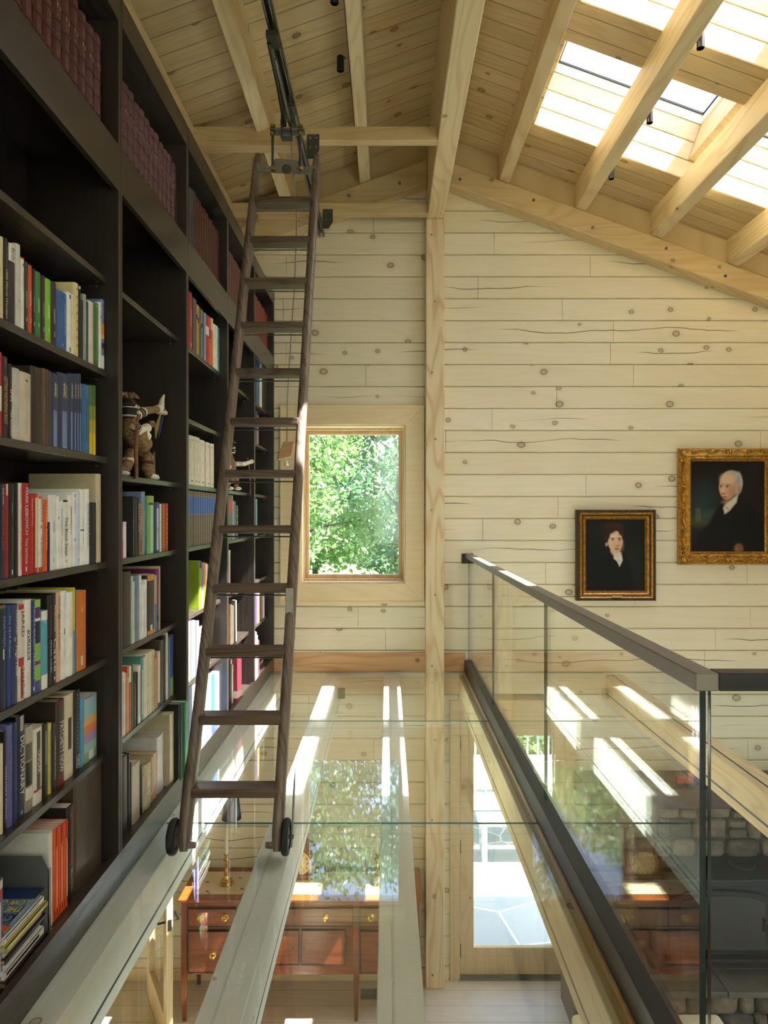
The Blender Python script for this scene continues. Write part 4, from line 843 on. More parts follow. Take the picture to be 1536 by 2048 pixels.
# fourth bay
shelf_books(4, 'D', q((360, 820), 6.825, [
 (668, 698, 1155, '#5d5752', 'grey volume with red label', dict(s='h', m=[(.1, .4, '#b8443c')])), (698, 732, 1160, '#5d5752', 'grey volume with red label', dict(s='h', m=[(.1, .4, '#b8443c')])), (732, 746, 1240, '#8fa6bc', 'pale blue paperback', {}), (748, 768, 1250, '#2f4a7c', 'navy hardback', {}),
 (772, 800, 1300, '#3a2a20', 'brown volume with gilt bands', dict(s='h', m=[(.1 + .2 * i, .15 + .2 * i, '#c9a86a', .6) for i in range(5)]))]), detail=False)
shelf_books(4, 'E', q((360, 1080), 4.875, [(484, 495, 100, '#d8d0d0', 'white paperback with red lettering', dict(m=[(.1, .8, '#b0404a', .4)]))]), detail=False)
shelf_books(4, 'F', q((360, 1080), 4.875, [(486, 497, 630, '#b87a3a', 'ochre paperback', {}), (497, 508, 628, '#e9e6e0', 'white paperback', {}), (508, 518, 632, '#e6e4e0', 'white book', {}), (518, 530, 640, '#ebe8e0', 'ivory paperback', {}), (541, 548, 585, '#3f3a34', 'dark grey paperback', {}), (548, 556, 590, '#8a8a80', 'grey paperback', {})]), detail=False)
shelf_books(4, 'G', q((360, 1080), 4.875, [(486, 497, 1165, '#16161a', 'black album', {}), (497, 510, 1160, '#2a2a30', 'charcoal album with white top', dict(m=[(0, .1, '#d8dce0')])), (510, 518, 1210, '#e2e0da', 'white paperback', {}), (518, 524, 1215, '#9a6a3a', 'brown paperback', {})]), detail=False)
o = book(5.08, 5.22, zG + .001, .352, .25, '#5c1e2a', -1.04, 'a', 'large maroon album standing alone at the right of the fourth bay bottom shelf', detail=False)
# farthest bay
shelf_books(5, 'A', q((360, 350), 4.096, [(630, 644, 1345, '#2f5a84', 'blue patterned paperback', {}), (644, 656, 1345, '#35608c', 'blue patterned paperback', {}), (658, 676, 1355, '#dcd9c0', 'cream paperback', {}), (680, 692, 1360, '#20241c', 'black volume with gilt bands', dict(m=[(.2, .3, G_)])), (692, 704, 1362, '#1c2420', 'black volume with gilt bands', dict(m=[(.2, .3, G_)])), (704, 716, 1365, '#1c1c1c', 'black volume with gilt bands', dict(m=[(.2, .3, G_)])), (720, 736, 1370, '#a8303a', 'red hardback', {})]), detail=False)
shelf_books(5, 'b', q((360, 820), 6.825, [(1040, 1050, 15, '#2a4a78', 'navy paperback', {}), (1050, 1060, 20, '#34588c', 'blue paperback', {}), (1064, 1078, 70, '#b8603a', 'rust paperback', {})]), detail=False)
shelf_books(5, 'D', q((360, 820), 6.825, [(1040, 1062, 1215, '#2f6f74', 'teal hardback', {})]), detail=False)
shelf_books(5, 'F', q((360, 1080), 4.875, [(740, 750, 515, '#4a3a6a', 'purple paperback', {}), (750, 760, 520, '#5a3f78', 'violet paperback', {}), (760, 782, 520, '#c9a84a', 'yellow paperback', {}), (788, 800, 525, '#7a4a4a', 'brown paperback', {}), (800, 814, 530, '#8a8a90', 'grey paperback', {}), (814, 828, 530, '#d8dce0', 'white paperback', {})]), detail=False)
shelf_books(5, 'G', q((360, 1080), 4.875, [(738, 745, 895, '#e4e2e6', 'white paperback', {}), (745, 752, 900, '#5a6ab0', 'blue paperback', {}), (752, 762, 930, '#e6e2de', 'white book', {}), (764, 778, 980, '#a8303a', 'red paperback', {})]), detail=False)
z = zG + .001
for i, (c, nm) in enumerate((('#dfe4e8', 'white'), ('#4a3434', 'brown'), ('#e0e0e4', 'pale grey'), ('#3a3a44', 'charcoal'))):
    flat_book(-1.22, -1.04, 5.83, 6.10, z, .024, c, '%s book lying %s in the low stack, farthest bay bottom shelf' % (nm, ['lowest', 'second', 'third', 'topmost'][i]), 'low stack on the farthest bottom shelf'); z += .0246

# ---------------------------------------------------------------- figures on the shelves
straw = plain('#8a6c48', .85, 0, 'straw', noise=.45, nscale=90, bump=.006); band = plain('#e6e0d2', .8, 0, 'cloth_white', noise=.1); redb = plain('#5c2426', .8, 0, 'cloth_maroon'); blk = plain('#1a1717', .7, 0, 'black_wrap', noise=.3, nscale=60)
wdn = plain('#7b4f30', .6, 0, 'stick_wood', noise=.2); bone = plain('#dccdae', .5, 0, 'bone')
def px(x, y, X=-1.09):                      # point on the plane X
    Y = F * X / (x - VX); return (X, Y, (VY - y) * Y / F)
def figure(pts, label, scale=1, X=-1.05):
    zs = ROWZ['c']
    body = MB(); T = lambda x, y, dx=0: px(x, y, X + dx)
    root = thing('straw_figure', (X, T(*pts['hip'])[1], zs), label, 'figurine')
    hip, chest, head = T(*pts['hip']), T(*pts['chest']), T(*pts['head'])
    body.tube([(hip[0], hip[1], hip[2] - .02), hip, ((hip[0] + chest[0]) / 2, (hip[1] + chest[1]) / 2, (hip[2] + chest[2]) / 2), chest, (head[0], head[1], head[2] - .03), (head[0], head[1], head[2])], [.026 * scale, .043 * scale, .05 * scale, .042 * scale, .02 * scale, .02 * scale], 16)
    body.build('body', straw, root, smooth=True)
    hb = MB().ball(head, (.04 * scale, .04 * scale, .045 * scale), 16); hb.build('head', blk, root, smooth=True)
    tf = MB()
    for i in range(14):
        a = i * .9; r = .012 + .012 * (i % 3) / 2
        tf.tube([(head[0], head[1], head[2] + .035 * scale), (head[0] + math.cos(a) * r, head[1] + math.sin(a) * r, head[2] + .055 * scale + .004 * (i % 4)), (head[0] + math.cos(a) * r * 2, head[1] + math.sin(a) * r * 2, head[2] + .05 * scale)], .005 * scale, 6)
    tf.build('hair', straw, root, smooth=True)
    for dz, m_ in ((.016, redb), (.004, band), (-.03, band)):
        MB().lathe([(.038 * scale, -.003), (.042 * scale, 0), (.038 * scale, .003)], (head[0], head[1], head[2] + dz * scale), 'Z', 18).build('head_band', m_, root, smooth=True)
    for dy in (-.014, .014): MB().ball((head[0] + .036 * scale, head[1] + dy * scale, head[2] + .01), .006 * scale, 8).build('eye', bone, root, smooth=True)
    MB().box(head[0] + .036 * scale, head[0] + .044 * scale, head[1] - .006, head[1] + .006, head[2] - .02 * scale, head[2] - .008).build('tooth', bone, root)
    for i, L in enumerate(pts['legs']):
        pp = [T(*p) for p in L]; pp = [(a + .02 * (1 if i % 2 else -1), b, c) for a, b, c in pp]; pp[-1] = (pp[-1][0], pp[-1][1], zs + .012)
        lg = MB().tube(pp, [.025 * scale] + [.022 * scale] * (len(pp) - 2) + [.018 * scale], 12).build('leg', straw, root, smooth=True)
        e = pp[-1]; MB().ball((e[0] + .012, e[1], zs + .0125), (.03 * scale, .02 * scale, .012), 12).build('foot', band, lg, smooth=True)
        MB().lathe([(.024 * scale, -.008), (.029 * scale, 0), (.024 * scale, .008)], ((pp[0][0] + pp[1][0]) / 2, (pp[0][1] + pp[1][1]) / 2, (pp[0][2] + pp[1][2]) / 2), 'Z', 14).build('knee_band', redb if i % 2 else band, lg, smooth=True)
    for i, L in enumerate(pts['arms']):
        pp = [T(*p) for p in L]; pp = [(a + .03 * (i == 0), b, c) for a, b, c in pp]
        ar = MB().tube(pp, [.018 * scale] * (len(pp) - 1) + [.014 * scale], 12).build('arm', band if i == 0 else straw, root, smooth=True)
        for kk, mm in ((.2, blk), (.32, band), (.42, redb), (.7, blk), (.8, band)):
            A_, B_ = Vector(pp[0]), Vector(pp[1])
            if i == 1 or kk < .5:
                c_ = A_.lerp(B_, kk * 1.15 if kk < .5 else kk); dd = (B_ - A_).normalized()
                MB().tube([c_ - dd * .007, c_, c_ + dd * .007], [.018 * scale, .022 * scale, .018 * scale], 12).build('arm_wrap', mm, ar, smooth=True)
        e, s = pp[-1], pp[-2]; d = (Vector(e) - Vector(s)).normalized()
        MB().tube([Vector(e) - d * .03, Vector(e), Vector(e) + d * .012], [.019 * scale, .02 * scale, .014 * scale], 12).build('cuff', band, ar, smooth=True)
    return root, T
fr_, T = figure(dict(hip=(285, 890), chest=(262, 858), head=(257, 818), legs=[[(272, 905), (262, 935), (250, 958)], [(288, 912), (284, 938), (290, 962)], [(298, 905), (310, 930), (310, 962)]],
    arms=[[(255, 852), (262, 862), (280, 856)], [(265, 835), (290, 822), (318, 818)]]), 'straw wrapped figure with striped bands raising one hand, holding a stick, second bay', 1.0)
MB().tube([T(275, 846, .05), T(272, 900, .05), T(273, 958, .05)], [.007, .009, .007], 8).build('stick', wdn, fr_, smooth=True)
MB().tube([T(262, 838, .05), T(271, 848, .05)], .006, 8).build('stick_fork', wdn, fr_, smooth=True)
MB().tube([T(277, 830, .05), T(273, 848, .05)], .006, 8).build('stick_fork', wdn, fr_, smooth=True)
hnd = MB().tube([T(318, 826), T(322, 815), T(324, 800), T(328, 790)], [.012, .016, .011, .004], 10); hnd.tube([T(320, 824), T(331, 826), T(330, 818)], [.012, .011, .004], 10)
hnd.build('hand', bone, fr_, smooth=True)
for a, b, c in ((320, 312, plain('#8f7c2c', .8, 0, 'yellow_cloth')), (326, 318, plain('#1f2f66', .8, 0, 'blue_cloth'))):
    p0, p1, p2 = T(a, 828), T(b, 858), T(b - 2, 878); MB().prism([(p0[0], p0[1] - .01, p0[2]), (p0[0], p0[1] + .008, p0[2]), (p1[0], p1[1] + .02, p1[2]), (p2[0], p2[1], p2[2]), (p1[0], p1[1] - .022, p1[2])], (.004, 0, 0)).build('cloth_strip', c, fr_)
MB().ball(T(290, 872, .03), (.026, .03, .022), 16).build('satchel', band, fr_, smooth=True)
MB().ball(T(304, 848), (.016, .02, .016), 12).build('tied_knot', straw, fr_, smooth=True)
dc = px(316, 940, -1.12)
ds = MB().lathe([(.004, .006), (.08, .004), (.086, -.002), (.08, -.008), (.004, -.006)], (dc[0], dc[1], ROWZ['c'] + .0865), 'X', 28)
dso = thing('round_gourd_disc', (dc[0], dc[1], ROWZ['c']), 'round grey disc with holes leaning behind the straw figure', 'ornament')
ds.build('disc', plain('#6d6a5c', .6, 0, 'gourd', noise=.15), dso, smooth=True)
for i in range(5):
    a = -.9 + .55 * i; MB().lathe([(.008, 0), (.007, .002)], (dc[0] + .007, dc[1] + .05 * math.cos(a), ROWZ['c'] + .0865 + .05 * math.sin(a)), 'X', 10).build('hole', M['black'], dso)
f2, T = figure(dict(hip=(461, 960), chest=(460, 925), head=(460, 898), legs=[[(460, 955), (463, 970)], [(466, 955), (466, 975)]], arms=[[(462, 928), (480, 928), (495, 923)], [(460, 925), (458, 935)]]),
    'small straw figure holding out a thin curved stick, fourth bay behind the ladder', .8, X=-.995)
MB().tube([T(495, 916, .02), T(497, 925, .02), T(500, 955, .02), T(501, 990, .02)], [.006, .005, .005, .005], 8).build('stick', wdn, f2, smooth=True)
p = px(382, 812, -1.1); zz = ROWZ['a']
mk = thing('carved_mask', (p[0], 3.6, zz), 'dark round carved mask with white studs on the third bay shelf', 'ornament')
MB().ball((p[0], 3.575, zz + .076), (.05, .05, .075), 18).build('face', plain('#1d1e22', .6, 0, 'charcoal', noise=.2), mk, smooth=True)
for dz in (.03, .075, .12): MB().ball((p[0] + .045, 3.60, zz + dz), .01, 8).build('stud', bone, mk, smooth=True)
# ---------------------------------------------------------------- rolling ladder
LY0, LDY, LZ0, LDZ = 2.937, .1059, -1.117, .2605
def lad(k, x, off=0): # point on the ladder plane; off is measured out of the plane, away from the viewer
    n = Vector((0, LDZ, -LDY)).normalized(); return Vector((x, LY0 + LDY * k, LZ0 + LDZ * k)) + n * off
def lx(k, side): # stile centre line
    a = k / 12
    return (-.796 + (-.752 + .796) * a) if side < 0 else (-.432 + (-.410 + .432) * a)
la = thing('rolling_ladder', (-.61, 2.87, GZ), 'worn dark wooden rolling ladder leaning on the glass floor beside the bookcase', 'ladder')
for s in (-1, 1):
    rg = []
    for k in (-.80, -.6, 0, 2, 4, 6, 8, 10, 12.0, 12.25):
        c = lad(k, lx(k, s)); w, d = .0225, .037
        if k == -.80: w, d = .014, .024
        if k == 12.25: w, d = .014, .022
        t_ = Vector((0, LDY, LDZ)).normalized(); nn = Vector((0, LDZ, -LDY)).normalized(); ring_ = []
        for i in range(16):
            a = 2 * math.pi * i / 16; ca, sa = math.cos(a), math.sin(a)
            ring_.append(c + Vector((1, 0, 0)) * w * (abs(ca) ** .6 * (1 if ca > 0 else -1)) + nn * d * (abs(sa) ** .75 * (1 if sa > 0 else -1)))
        rg.append(ring_)
    MB().rings(rg).build('stile', M['lad'], la, smooth=True)
for k in range(12):
    c = lad(k, 0); x0, x1 = lx(k, -1) + .012, lx(k, 1) - .012
    tr_ = MB().box(x0 - .0, x1 + .0, c.y - .042, c.y + .058, c.z - .018, c.z + .018).build('tread', M['ladh'], la, bevel=.005, seg=2)
    MB().tube([(x0, c.y + .03, c.z - .035), (x1, c.y + .03, c.z - .035)], .0035, 8).build('tie_rod', M['steeld'], tr_, smooth=True)
for s, xw in ((-1, -.842), (1, -.399)):
    c = (xw, 2.868, GZ + .0705)
    wh = MB().lathe([(.045, -.014), (.064, -.013), (.070, -.006), (.070, .006), (.064, .013), (.045, .014), (.045, .002), (.045, -.014)], c, 'X', 32).build('wheel', M['rubber'], la, smooth=True)
    MB().lathe([(.001, -.010), (.045, -.009), (.045, .009), (.001, .010)], c, 'X', 24).build('hub', M['bronze'], wh, smooth=True)
    MB().tube([(xw - .03, c[1], c[2]), (xw + .03 , c[1], c[2])], .008, 10).build('axle', M['steeld'], wh, smooth=True)
    st_ = lx(-.6, s)
    pl = MB(); xa = xw + (.018 if s < 0 else -.021)
    def pt_(k, o): q_ = lad(k, 0, o); return (xa, q_.y, q_.z)
    pl.prism([pt_(-.75, -.01), pt_(-.75, .035), pt_(.1, .03), pt_(.5, .012), pt_(.1, -.02)], (.003, 0, 0)); pl.build('caster_bracket', M['steeld'], la)
    if s > 0:
        pl = MB(); xa = xw + .02; pl.prism([pt_(-.75, -.01), pt_(-.75, .035), pt_(.0, .03), pt_(.3, .012), pt_(.0, -.02)], (.003, 0, 0)); pl.build('caster_bracket', M['steeld'], la)
    q_ = lad(-.72, lx(-.72, s)); MB().tube([q_ + Vector((-s * .015, 0, 0)), q_ + Vector((-s * .045, 0, 0))], [.014, .012], 10).build('pivot_knob', M['lad'], la, smooth=True)
# small metal plates on the right stile
for k in (2.35, 9.6):
    c = lad(k, lx(k, 1) + .02, 0); MB().box(c.x - .003, c.x + .001, c.y - .02, c.y + .02, c.z - .05, c.z + .05).build('repair_plate', M['steel'], la, bevel=.001)
q_ = lad(2.6, lx(2.6, 1), -.036); MB().box(q_.x - .018, q_.x + .018, q_.y - .003, q_.y + .003, q_.z - .07, q_.z + .1).build('repair_plate', M['steel'], la, bevel=.002)
# head gear: cross plate between stiles, threaded rods, trolley
c = lad(11.85, 0, -.03); y_ = c.y - .012
def PP(x, y, dy=0): return ((x - VX) * y_ / F, y_ + dy, (VY - y) * y_ / F)
hd_ = MB()
poly = [PP(514, 324), PP(540, 333), PP(551, 317), PP(596, 320), PP(607, 333), PP(630, 332), PP(629, 350), PP(596, 348), PP(550, 346), PP(514, 342)]
hd_.prism(poly, (0, .005, 0)); hd_.box(PP(514, 0)[0] - .002, PP(514, 0)[0] + .002, y_, y_ + .03, PP(0, 372)[2], PP(0, 324)[2]); hd_.box(PP(630, 0)[0] - .004, PP(630, 0)[0], y_, y_ + .03, PP(0, 372)[2], PP(0, 328)[2])
hd_.build('head_plate', M['steel'], la, bevel=.001)
MB().lathe([(.028, 0), (.027, -.002), (.001, -.002)], PP(573, 338, -.0005), 'Y', 24).build('plate_slot', M['steeld'], la)
tp = (VY - 262) * y_ / F
for x in (546, 601):
    a = PP(x, 345, -.012); MB().tube([a, (a[0], a[1], tp)], .0075, 10).build('threaded_rod', M['steeld'], la, smooth=True)
    for zz in (a[2] + .008, tp - .03, tp + .012):
        MB().lathe([(.001, 0), (.015, 0), (.015, .016), (.001, .016)], (a[0], a[1], zz), 'Z', 6).build('nut', M['nut'], la)
xa, xb = PP(541, 0)[0], PP(610, 0)[0]
MB().box(xa, xb, y_ - .03, y_ + .004, tp - .004, tp + .002).box(xa, xb, y_ + .0, y_ + .006, tp - .025, tp + .002).build('swivel_plate', M['steel'], la, bevel=.001)
TX, TZ = -.553, 2.325
sw = MB()
for x in (-.60, -.545):
    sw.box(x - .003, x + .003, y_ - .035, y_ + .03, tp - .045, tp + .13)
sw.box(-.605, -.54, y_ - .03, y_ + .02, tp - .05, tp - .044); sw.build('fork', M['steeld'], la, bevel=.001)
for x in (-.6, -.545): MB().lathe([(.001, -.006), (.026, -.006), (.026, .006), (.001, .006)], (x, y_ - .005, tp + .035), 'X', 20).build('pulley', M['steeld'], la, smooth=True)
# spring arms reaching forward under the track
MB().tube([(-.585, y_, tp + .03), (-.58, y_ - .30, TZ - .06), (-.575, y_ - .62, TZ - .045)], .011, 8).build('arm', M['steeld'], la, smooth=True)
MB().tube([(-.555, y_, tp + .03), (-.56, y_ - .25, TZ - .08), (-.565, y_ - .5, TZ - .05)], .009, 8).build('arm', M['steel'], la, smooth=True)
pts = []
for i in range(150):
    a = i * .8; u = i / 149; pts.append((-.568 + .012 * math.cos(a), y_ - .05 - .22 * u, tp + .03 + (TZ - .06 - tp) * u * .85 + .012 * math.sin(a)))
MB().tube(pts, .0022, 5).build('coil_spring', M['steeld'], la, smooth=True)
for yy in (y_ - .02, y_ - .62):
    MB().box(TX - .03, TX + .03, yy - .05, yy + .05, TZ - .045, TZ - .012).build('trolley', M['steeld'], la, bevel=.003)

tk = thing('ladder_track', (TX, 3, TZ), 'galvanised steel channel track hung under the collar ties for the ladder', 'track')
t_ = MB(); t_.box(TX - .021, TX - .018, Y0R, WY - .06, TZ, TZ + .045).box(TX + .018, TX + .021, Y0R, WY - .06, TZ, TZ + .045).box(TX - .021, TX + .021, Y0R, WY - .06, TZ + .042, TZ + .045)
t_.box(TX - .021, TX - .010, Y0R, WY - .06, TZ, TZ + .003).box(TX + .010, TX + .021, Y0R, WY - .06, TZ, TZ + .003); t_.build('channel', M['steel'], tk)
MB().box(TX - .0175, TX + .0175, Y0R, WY - .061, TZ + .0385, TZ + .0415).build('channel_inside', M['steeld'], tk)
for Y in (6.2 * .773, 6.2 * .963):
    MB().prism([(TX + .022, Y - .004, TZ + .005), (TX + .022, Y - .004, TZ + .165), (TX + .105, Y - .004, TZ + .165), (TX + .105, Y - .004, TZ + .06), (TX + .07, Y - .004, TZ + .005)], (0, .003, 0)).build('hanger_plate', M['steeld'], tk)
    for dx, dz in ((.045, .08), (.085, .08), (.045, .14), (.085, .14)): MB().ball((TX + dx, Y - .006, TZ + dz), .007, 8).build('bolt', M['steel'], tk, smooth=True)
# pull cord with wooden handle
hb_ = P(573, 900, 4.45)
cord = thing('pull_cord', (hb_[0], hb_[1], hb_[2] - .06), 'thin rope with wooden block handle hanging behind the ladder treads', 'cord')
a0 = (-.555, y_ + .02, tp - .01)
MB().tube([a0, P(594, 440, 4.30), P(590, 560, 4.35), P(578, 740, 4.42), P(575, 800, 4.45), P(574, 886, 4.45)], .004, 6).build('rope', plain('#9a8f7a', .8, 0, 'rope'), cord, smooth=True)
hw = MB(); h0 = P(574, 884, 4.45)
hw.hexa([(h0[0] - .06, h0[1] - .03, h0[2] - .11), (h0[0] + .03, h0[1] - .03, h0[2] - .09), (h0[0] + .03, h0[1] + .05, h0[2] - .09), (h0[0] - .06, h0[1] + .05, h0[2] - .11),
         (h0[0] - .02, h0[1] - .025, h0[2]), (h0[0] + .045, h0[1] - .025, h0[2] + .002), (h0[0] + .045, h0[1] + .04, h0[2] + .002), (h0[0] - .02, h0[1] + .04, h0[2])])
hw.build('handle_block', plain('#b98e68', .5, 0, 'handle_wood', noise=.12), cord, bevel=.003)
MB().lathe([(.016, 0), (.006, .02), (.004, .035)], (h0[0] - .002, h0[1] - .01, h0[2] - .145), 'Z', 12).build('pull_knob', plain('#e6e4dc', .3, 0, 'porcelain'), cord, smooth=True)

# ---------------------------------------------------------------- track lights
def spot(x, y, z, lab):
    t = thing('track_spotlight', (x, y, z - .045), lab, 'spotlight', 'black cylinder spotlights under the ceiling')
    MB().lathe([(.001, .038), (.020, .036), (.021, -.04), (.019, -.042), (.019, -.03), (.001, -.03)], (x, y, z), 'Z', 20).build('housing', plain('#1e1e20', .35, .4, 'spot_black'), t, smooth=True)
    MB().tube([(x - .028 if x > 0 else x + .028, y, z + .03), (x, y, z + .03)], .006, 8).build('swivel', M['black'], t, smooth=True)
spot(1.684, 5.48, 2.553, 'black cylinder spotlight on the right slope, farthest of three')
spot(1.684, 4.68, 2.545, 'black cylinder spotlight on the right slope, middle of three')
spot(1.684, 3.92, 2.54, 'black cylinder spotlight on the right slope, nearest of three')
spot(-.262, 4.05, 2.50, 'black cylinder spotlight left of the ridge beam, fully in view')
spot(-.262, 3.60, 2.56, 'black cylinder spotlight cut by the top edge of the photo')
tag(MB().box(-.240, -.2305, Y0R, 5.75, 2.79, 2.815).build('lighting_track', M['black']), 'thin black lighting track along the purlin left of the ridge beam', 'lighting track')
tag(MB().box(1.648, 1.656, Y0R, 5.9, 2.56, 2.585).build('lighting_track', M['black']), 'thin black lighting track along a purlin on the right slope', 'lighting track')
tag(MB().box(-.393, -.34, 5.78, 5.82, BZ - .10, BZ - .02).build('beam_spotlight', M['black'], bevel=.004), 'small dark box light on the side of the beam below the glass', 'spotlight')

# ---------------------------------------------------------------- paintings
def canvas(img, x0, x1, z0, z1, y, parent):
    H, Wd = img.shape[:2]; xs = np.linspace(x0, x1, Wd); zs = np.linspace(z1, z0, H)
    X, Z = np.meshgrid(xs, zs); v = np.stack([X.ravel(), np.full(X.size, y), Z.ravel()], 1)
    base = np.array([(x0 + x1) / 2, y, z0]); i = np.arange((H - 1) * (Wd - 1)); r = i // (Wd - 1); c = i % (Wd - 1); a = r * Wd + c
    f = np.stack([a, a + Wd, a + Wd + 1, a + 1], 1)
    me = bpy.data.meshes.new('canvas'); me.from_pydata((v - base).tolist(), [], f.tolist())
    ca = me.color_attributes.new('paint', 'FLOAT_COLOR', 'POINT'); col = np.ones((H * Wd, 4)); col[:, :3] = img.reshape(-1, 3); ca.data.foreach_set('color', col.ravel())
    m, nt, b = new_mat('oil_paint'); g = N(nt); at = g.n('ShaderNodeAttribute'); at.attribute_name = 'paint'; g.link(at.outputs['Color'], b.inputs['Base Color'])
    b.inputs['Roughness'].default_value = .55; b.inputs['Specular IOR Level'].default_value = .2; me.materials.append(m)
    o = bpy.data.objects.new('canvas', me); C.objects.link(o); o.parent = parent; o.location = Vector(base) - WL[parent.name]; return o
class Paint:
    def __init__(s, w, h, bg, asp):
        s.im = np.tile(np.array(lin(bg)), (h, w, 1)); s.u, s.v = np.meshgrid(np.linspace(0, 1, w), np.linspace(0, asp, h)); s.asp = asp
        rng = np.random.default_rng(2); s.nz = rng.random((h, w))
    def ell(s, cx, cy, rx, ry, col, soft=.1, rot=0, op=1):
        du, dv = s.u - cx, s.v - cy; c, n = math.cos(rot), math.sin(rot); a, b = (du * c + dv * n) / rx, (-du * n + dv * c) / ry
        d = np.sqrt(a * a + b * b); m = np.clip((1 + soft - d) / (2 * soft), 0, 1) * op; m = m * m * (3 - 2 * m) if op == 1 else m
        s.im = s.im * (1 - m[..., None]) + np.array(lin(col)) * m[..., None]; return s
    def poly(s, pts, col, soft=.01, op=1):
        inside = np.zeros_like(s.u, bool); dist = np.full_like(s.u, 9.); n = len(pts)
        for i in range(n):
            (x0, y0), (x1, y1) = pts[i], pts[(i + 1) % n]
            cond = ((y0 > s.v) != (y1 > s.v)) & (s.u < (x1 - x0) * (s.v - y0) / ((y1 - y0) or 1e-9) + x0); inside ^= cond
            L = (x1 - x0) ** 2 + (y1 - y0) ** 2 + 1e-12; t = np.clip(((s.u - x0) * (x1 - x0) + (s.v - y0) * (y1 - y0)) / L, 0, 1)
            dist = np.minimum(dist, np.hypot(s.u - x0 - t * (x1 - x0), s.v - y0 - t * (y1 - y0)))
        m = np.clip(np.where(inside, .5 + dist / (2 * soft), .5 - dist / (2 * soft)), 0, 1) * op
        s.im = s.im * (1 - m[..., None]) + np.array(lin(col)) * m[..., None]; return s
# young sitter with tousled brown hair
p1 = Paint(170, 206, '#12130f', 1.21)
p1.ell(.75, .72, .25, .3, '#1d1f19', .8, 0, .8).ell(.3, .2, .3, .2, '#191712', .8, 0, .7)
p1.poly([(.05, 1.25), (.08, .85), (.22, .66), (.38, .52), (.62, .5), (.72, .75), (.85, 1.1), (.88, 1.25)], '#0b0b0c', .02)
p1.ell(.5, .56, .085, .11, '#c9a184', .2).poly([(.44, .5), (.5, .62), (.55, .75), (.62, .68), (.6, .57)], '#cfc8b8', .012).poly([(.36, .42), (.42, .56), (.52, .68), (.5, .74), (.36, .6), (.31, .5)], '#0b0b0c', .012)
p1.ell(.5, .37, .125, .185, '#d8b391', .09, -.06).ell(.55, .44, .07, .1, '#b98a6b', .7, 0, .5).ell(.45, .3, .09, .06, '#e6c8a8', .6, 0, .7)
p1.ell(.355, .415, .022, .045, '#c08e70', .3, .2)
for cx, cy, rx, ry in ((.42, .14, .13, .07), (.36, .24, .055, .12), (.5, .12, .13, .05), (.6, .19, .05, .09), (.4, .18, .1, .07), (.55, .155, .09, .05), (.35, .33, .03, .07), (.63, .28, .02, .07)): p1.ell(cx, cy, rx, ry, '#2b1912', .3)
for i in range(22): p1.ell(.33 + .013 * i, .1 + .03 * math.sin(i * 2.1), .02, .008, '#4a2c1e', .6, i * .7, .7)
for ex in (.455, .57):
    p1.ell(ex, .352, .03, .012, '#c6a892', .3).ell(ex + .003, .353, .012, .012, '#1d120d', .3).ell(ex, .337, .032, .005, '#54331f', .5).ell(ex, .322, .042, .007, '#3a2418', .5)
p1.ell(.525, .41, .012, .045, '#e2bb98', .6, 0, .7).ell(.535, .448, .026, .01, '#9c6a50', .5).ell(.525, .495, .04, .009, '#93453c', .4).ell(.525, .51, .033, .009, '#b5685a', .5).ell(.52, .545, .035, .015, '#caa07f', .6, 0, .6)
p1.poly([(.49, .6), (.53, .66), (.6, .62), (.62, .7), (.57, .8), (.54, .72), (.47, .66)], '#d8d3c6', .01).ell(.56, .7, .03, .012, '#9a958a', .5, .9, .7)
# older sitter with white hair, looking left
p2 = Paint(180, 222, '#17140f', 1.235)
p2.ell(.12, .62, .2, .26, '#2a3a40', .8, .4, .8).ell(.2, .75, .16, .06, '#4a5a56', .8, -.3, .5).ell(.1, .84, .2, .05, '#4a4a26', .7, 0, .7)
for x in (.075, .1, .125): p2.poly([(x - .008, .82), (x - .008, .66), (x, .63), (x + .008, .66), (x + .008, .82)], '#75684a', .006, .7)
p2.poly([(.05, 1.25), (.12, .98), (.25, .85), (.34, .66), (.45, .55), (.66, .46), (.8, .58), (.93, .75), (1, 1.0), (1, 1.25)], '#0c0c0c', .02)
p2.ell(.55, .3, .15, .17, '#a9a69e', .1).ell(.64, .3, .055, .14, '#b9b6ad', .3)
p2.ell(.5, .34, .115, .185, '#c99f7f', .09, .08).ell(.5, .25, .095, .075, '#d8b494', .5).ell(.57, .42, .06, .09, '#a97c60', .6, 0, .6).ell(.45, .38, .05, .06, '#d7a384', .6, 0, .7)
p2.ell(.655, .38, .024, .05, '#b98463', .3).ell(.64, .27, .035, .08, '#9f9c94', .5, .1, .9)
for ex, w_ in ((.415, .022), (.5, .03)):
    p2.ell(ex, .35, w_, .011, '#b79e8c', .3).ell(ex - .006, .351, .009, .011, '#2a1a12', .3).ell(ex, .338, w_, .004, '#6a4630', .5).ell(ex, .322, w_ * 1.2, .006, '#8d7a66', .6)
p2.ell(.437, .4, .014, .05, '#dfb592', .6, .15).ell(.44, .445, .028, .012, '#a8694e', .5).ell(.455, .49, .038, .008, '#8f4a3c', .5).ell(.46, .505, .03, .008, '#b87562', .5).ell(.5, .56, .07, .03, '#b98c6c', .6, 0, .6)
p2.poly([(.46, .6), (.62, .47), (.64, .45), (.62, .56), (.52, .68), (.46, .72), (.44, .64)], '#cdc6b4', .012).ell(.49, .64, .035, .015, '#8e8878', .5, .8, .7)
p2.ell(.65, 1.19, .06, .07, '#7c5038', .25).ell(.63, 1.21, .015, .05, '#8f6045', .4)
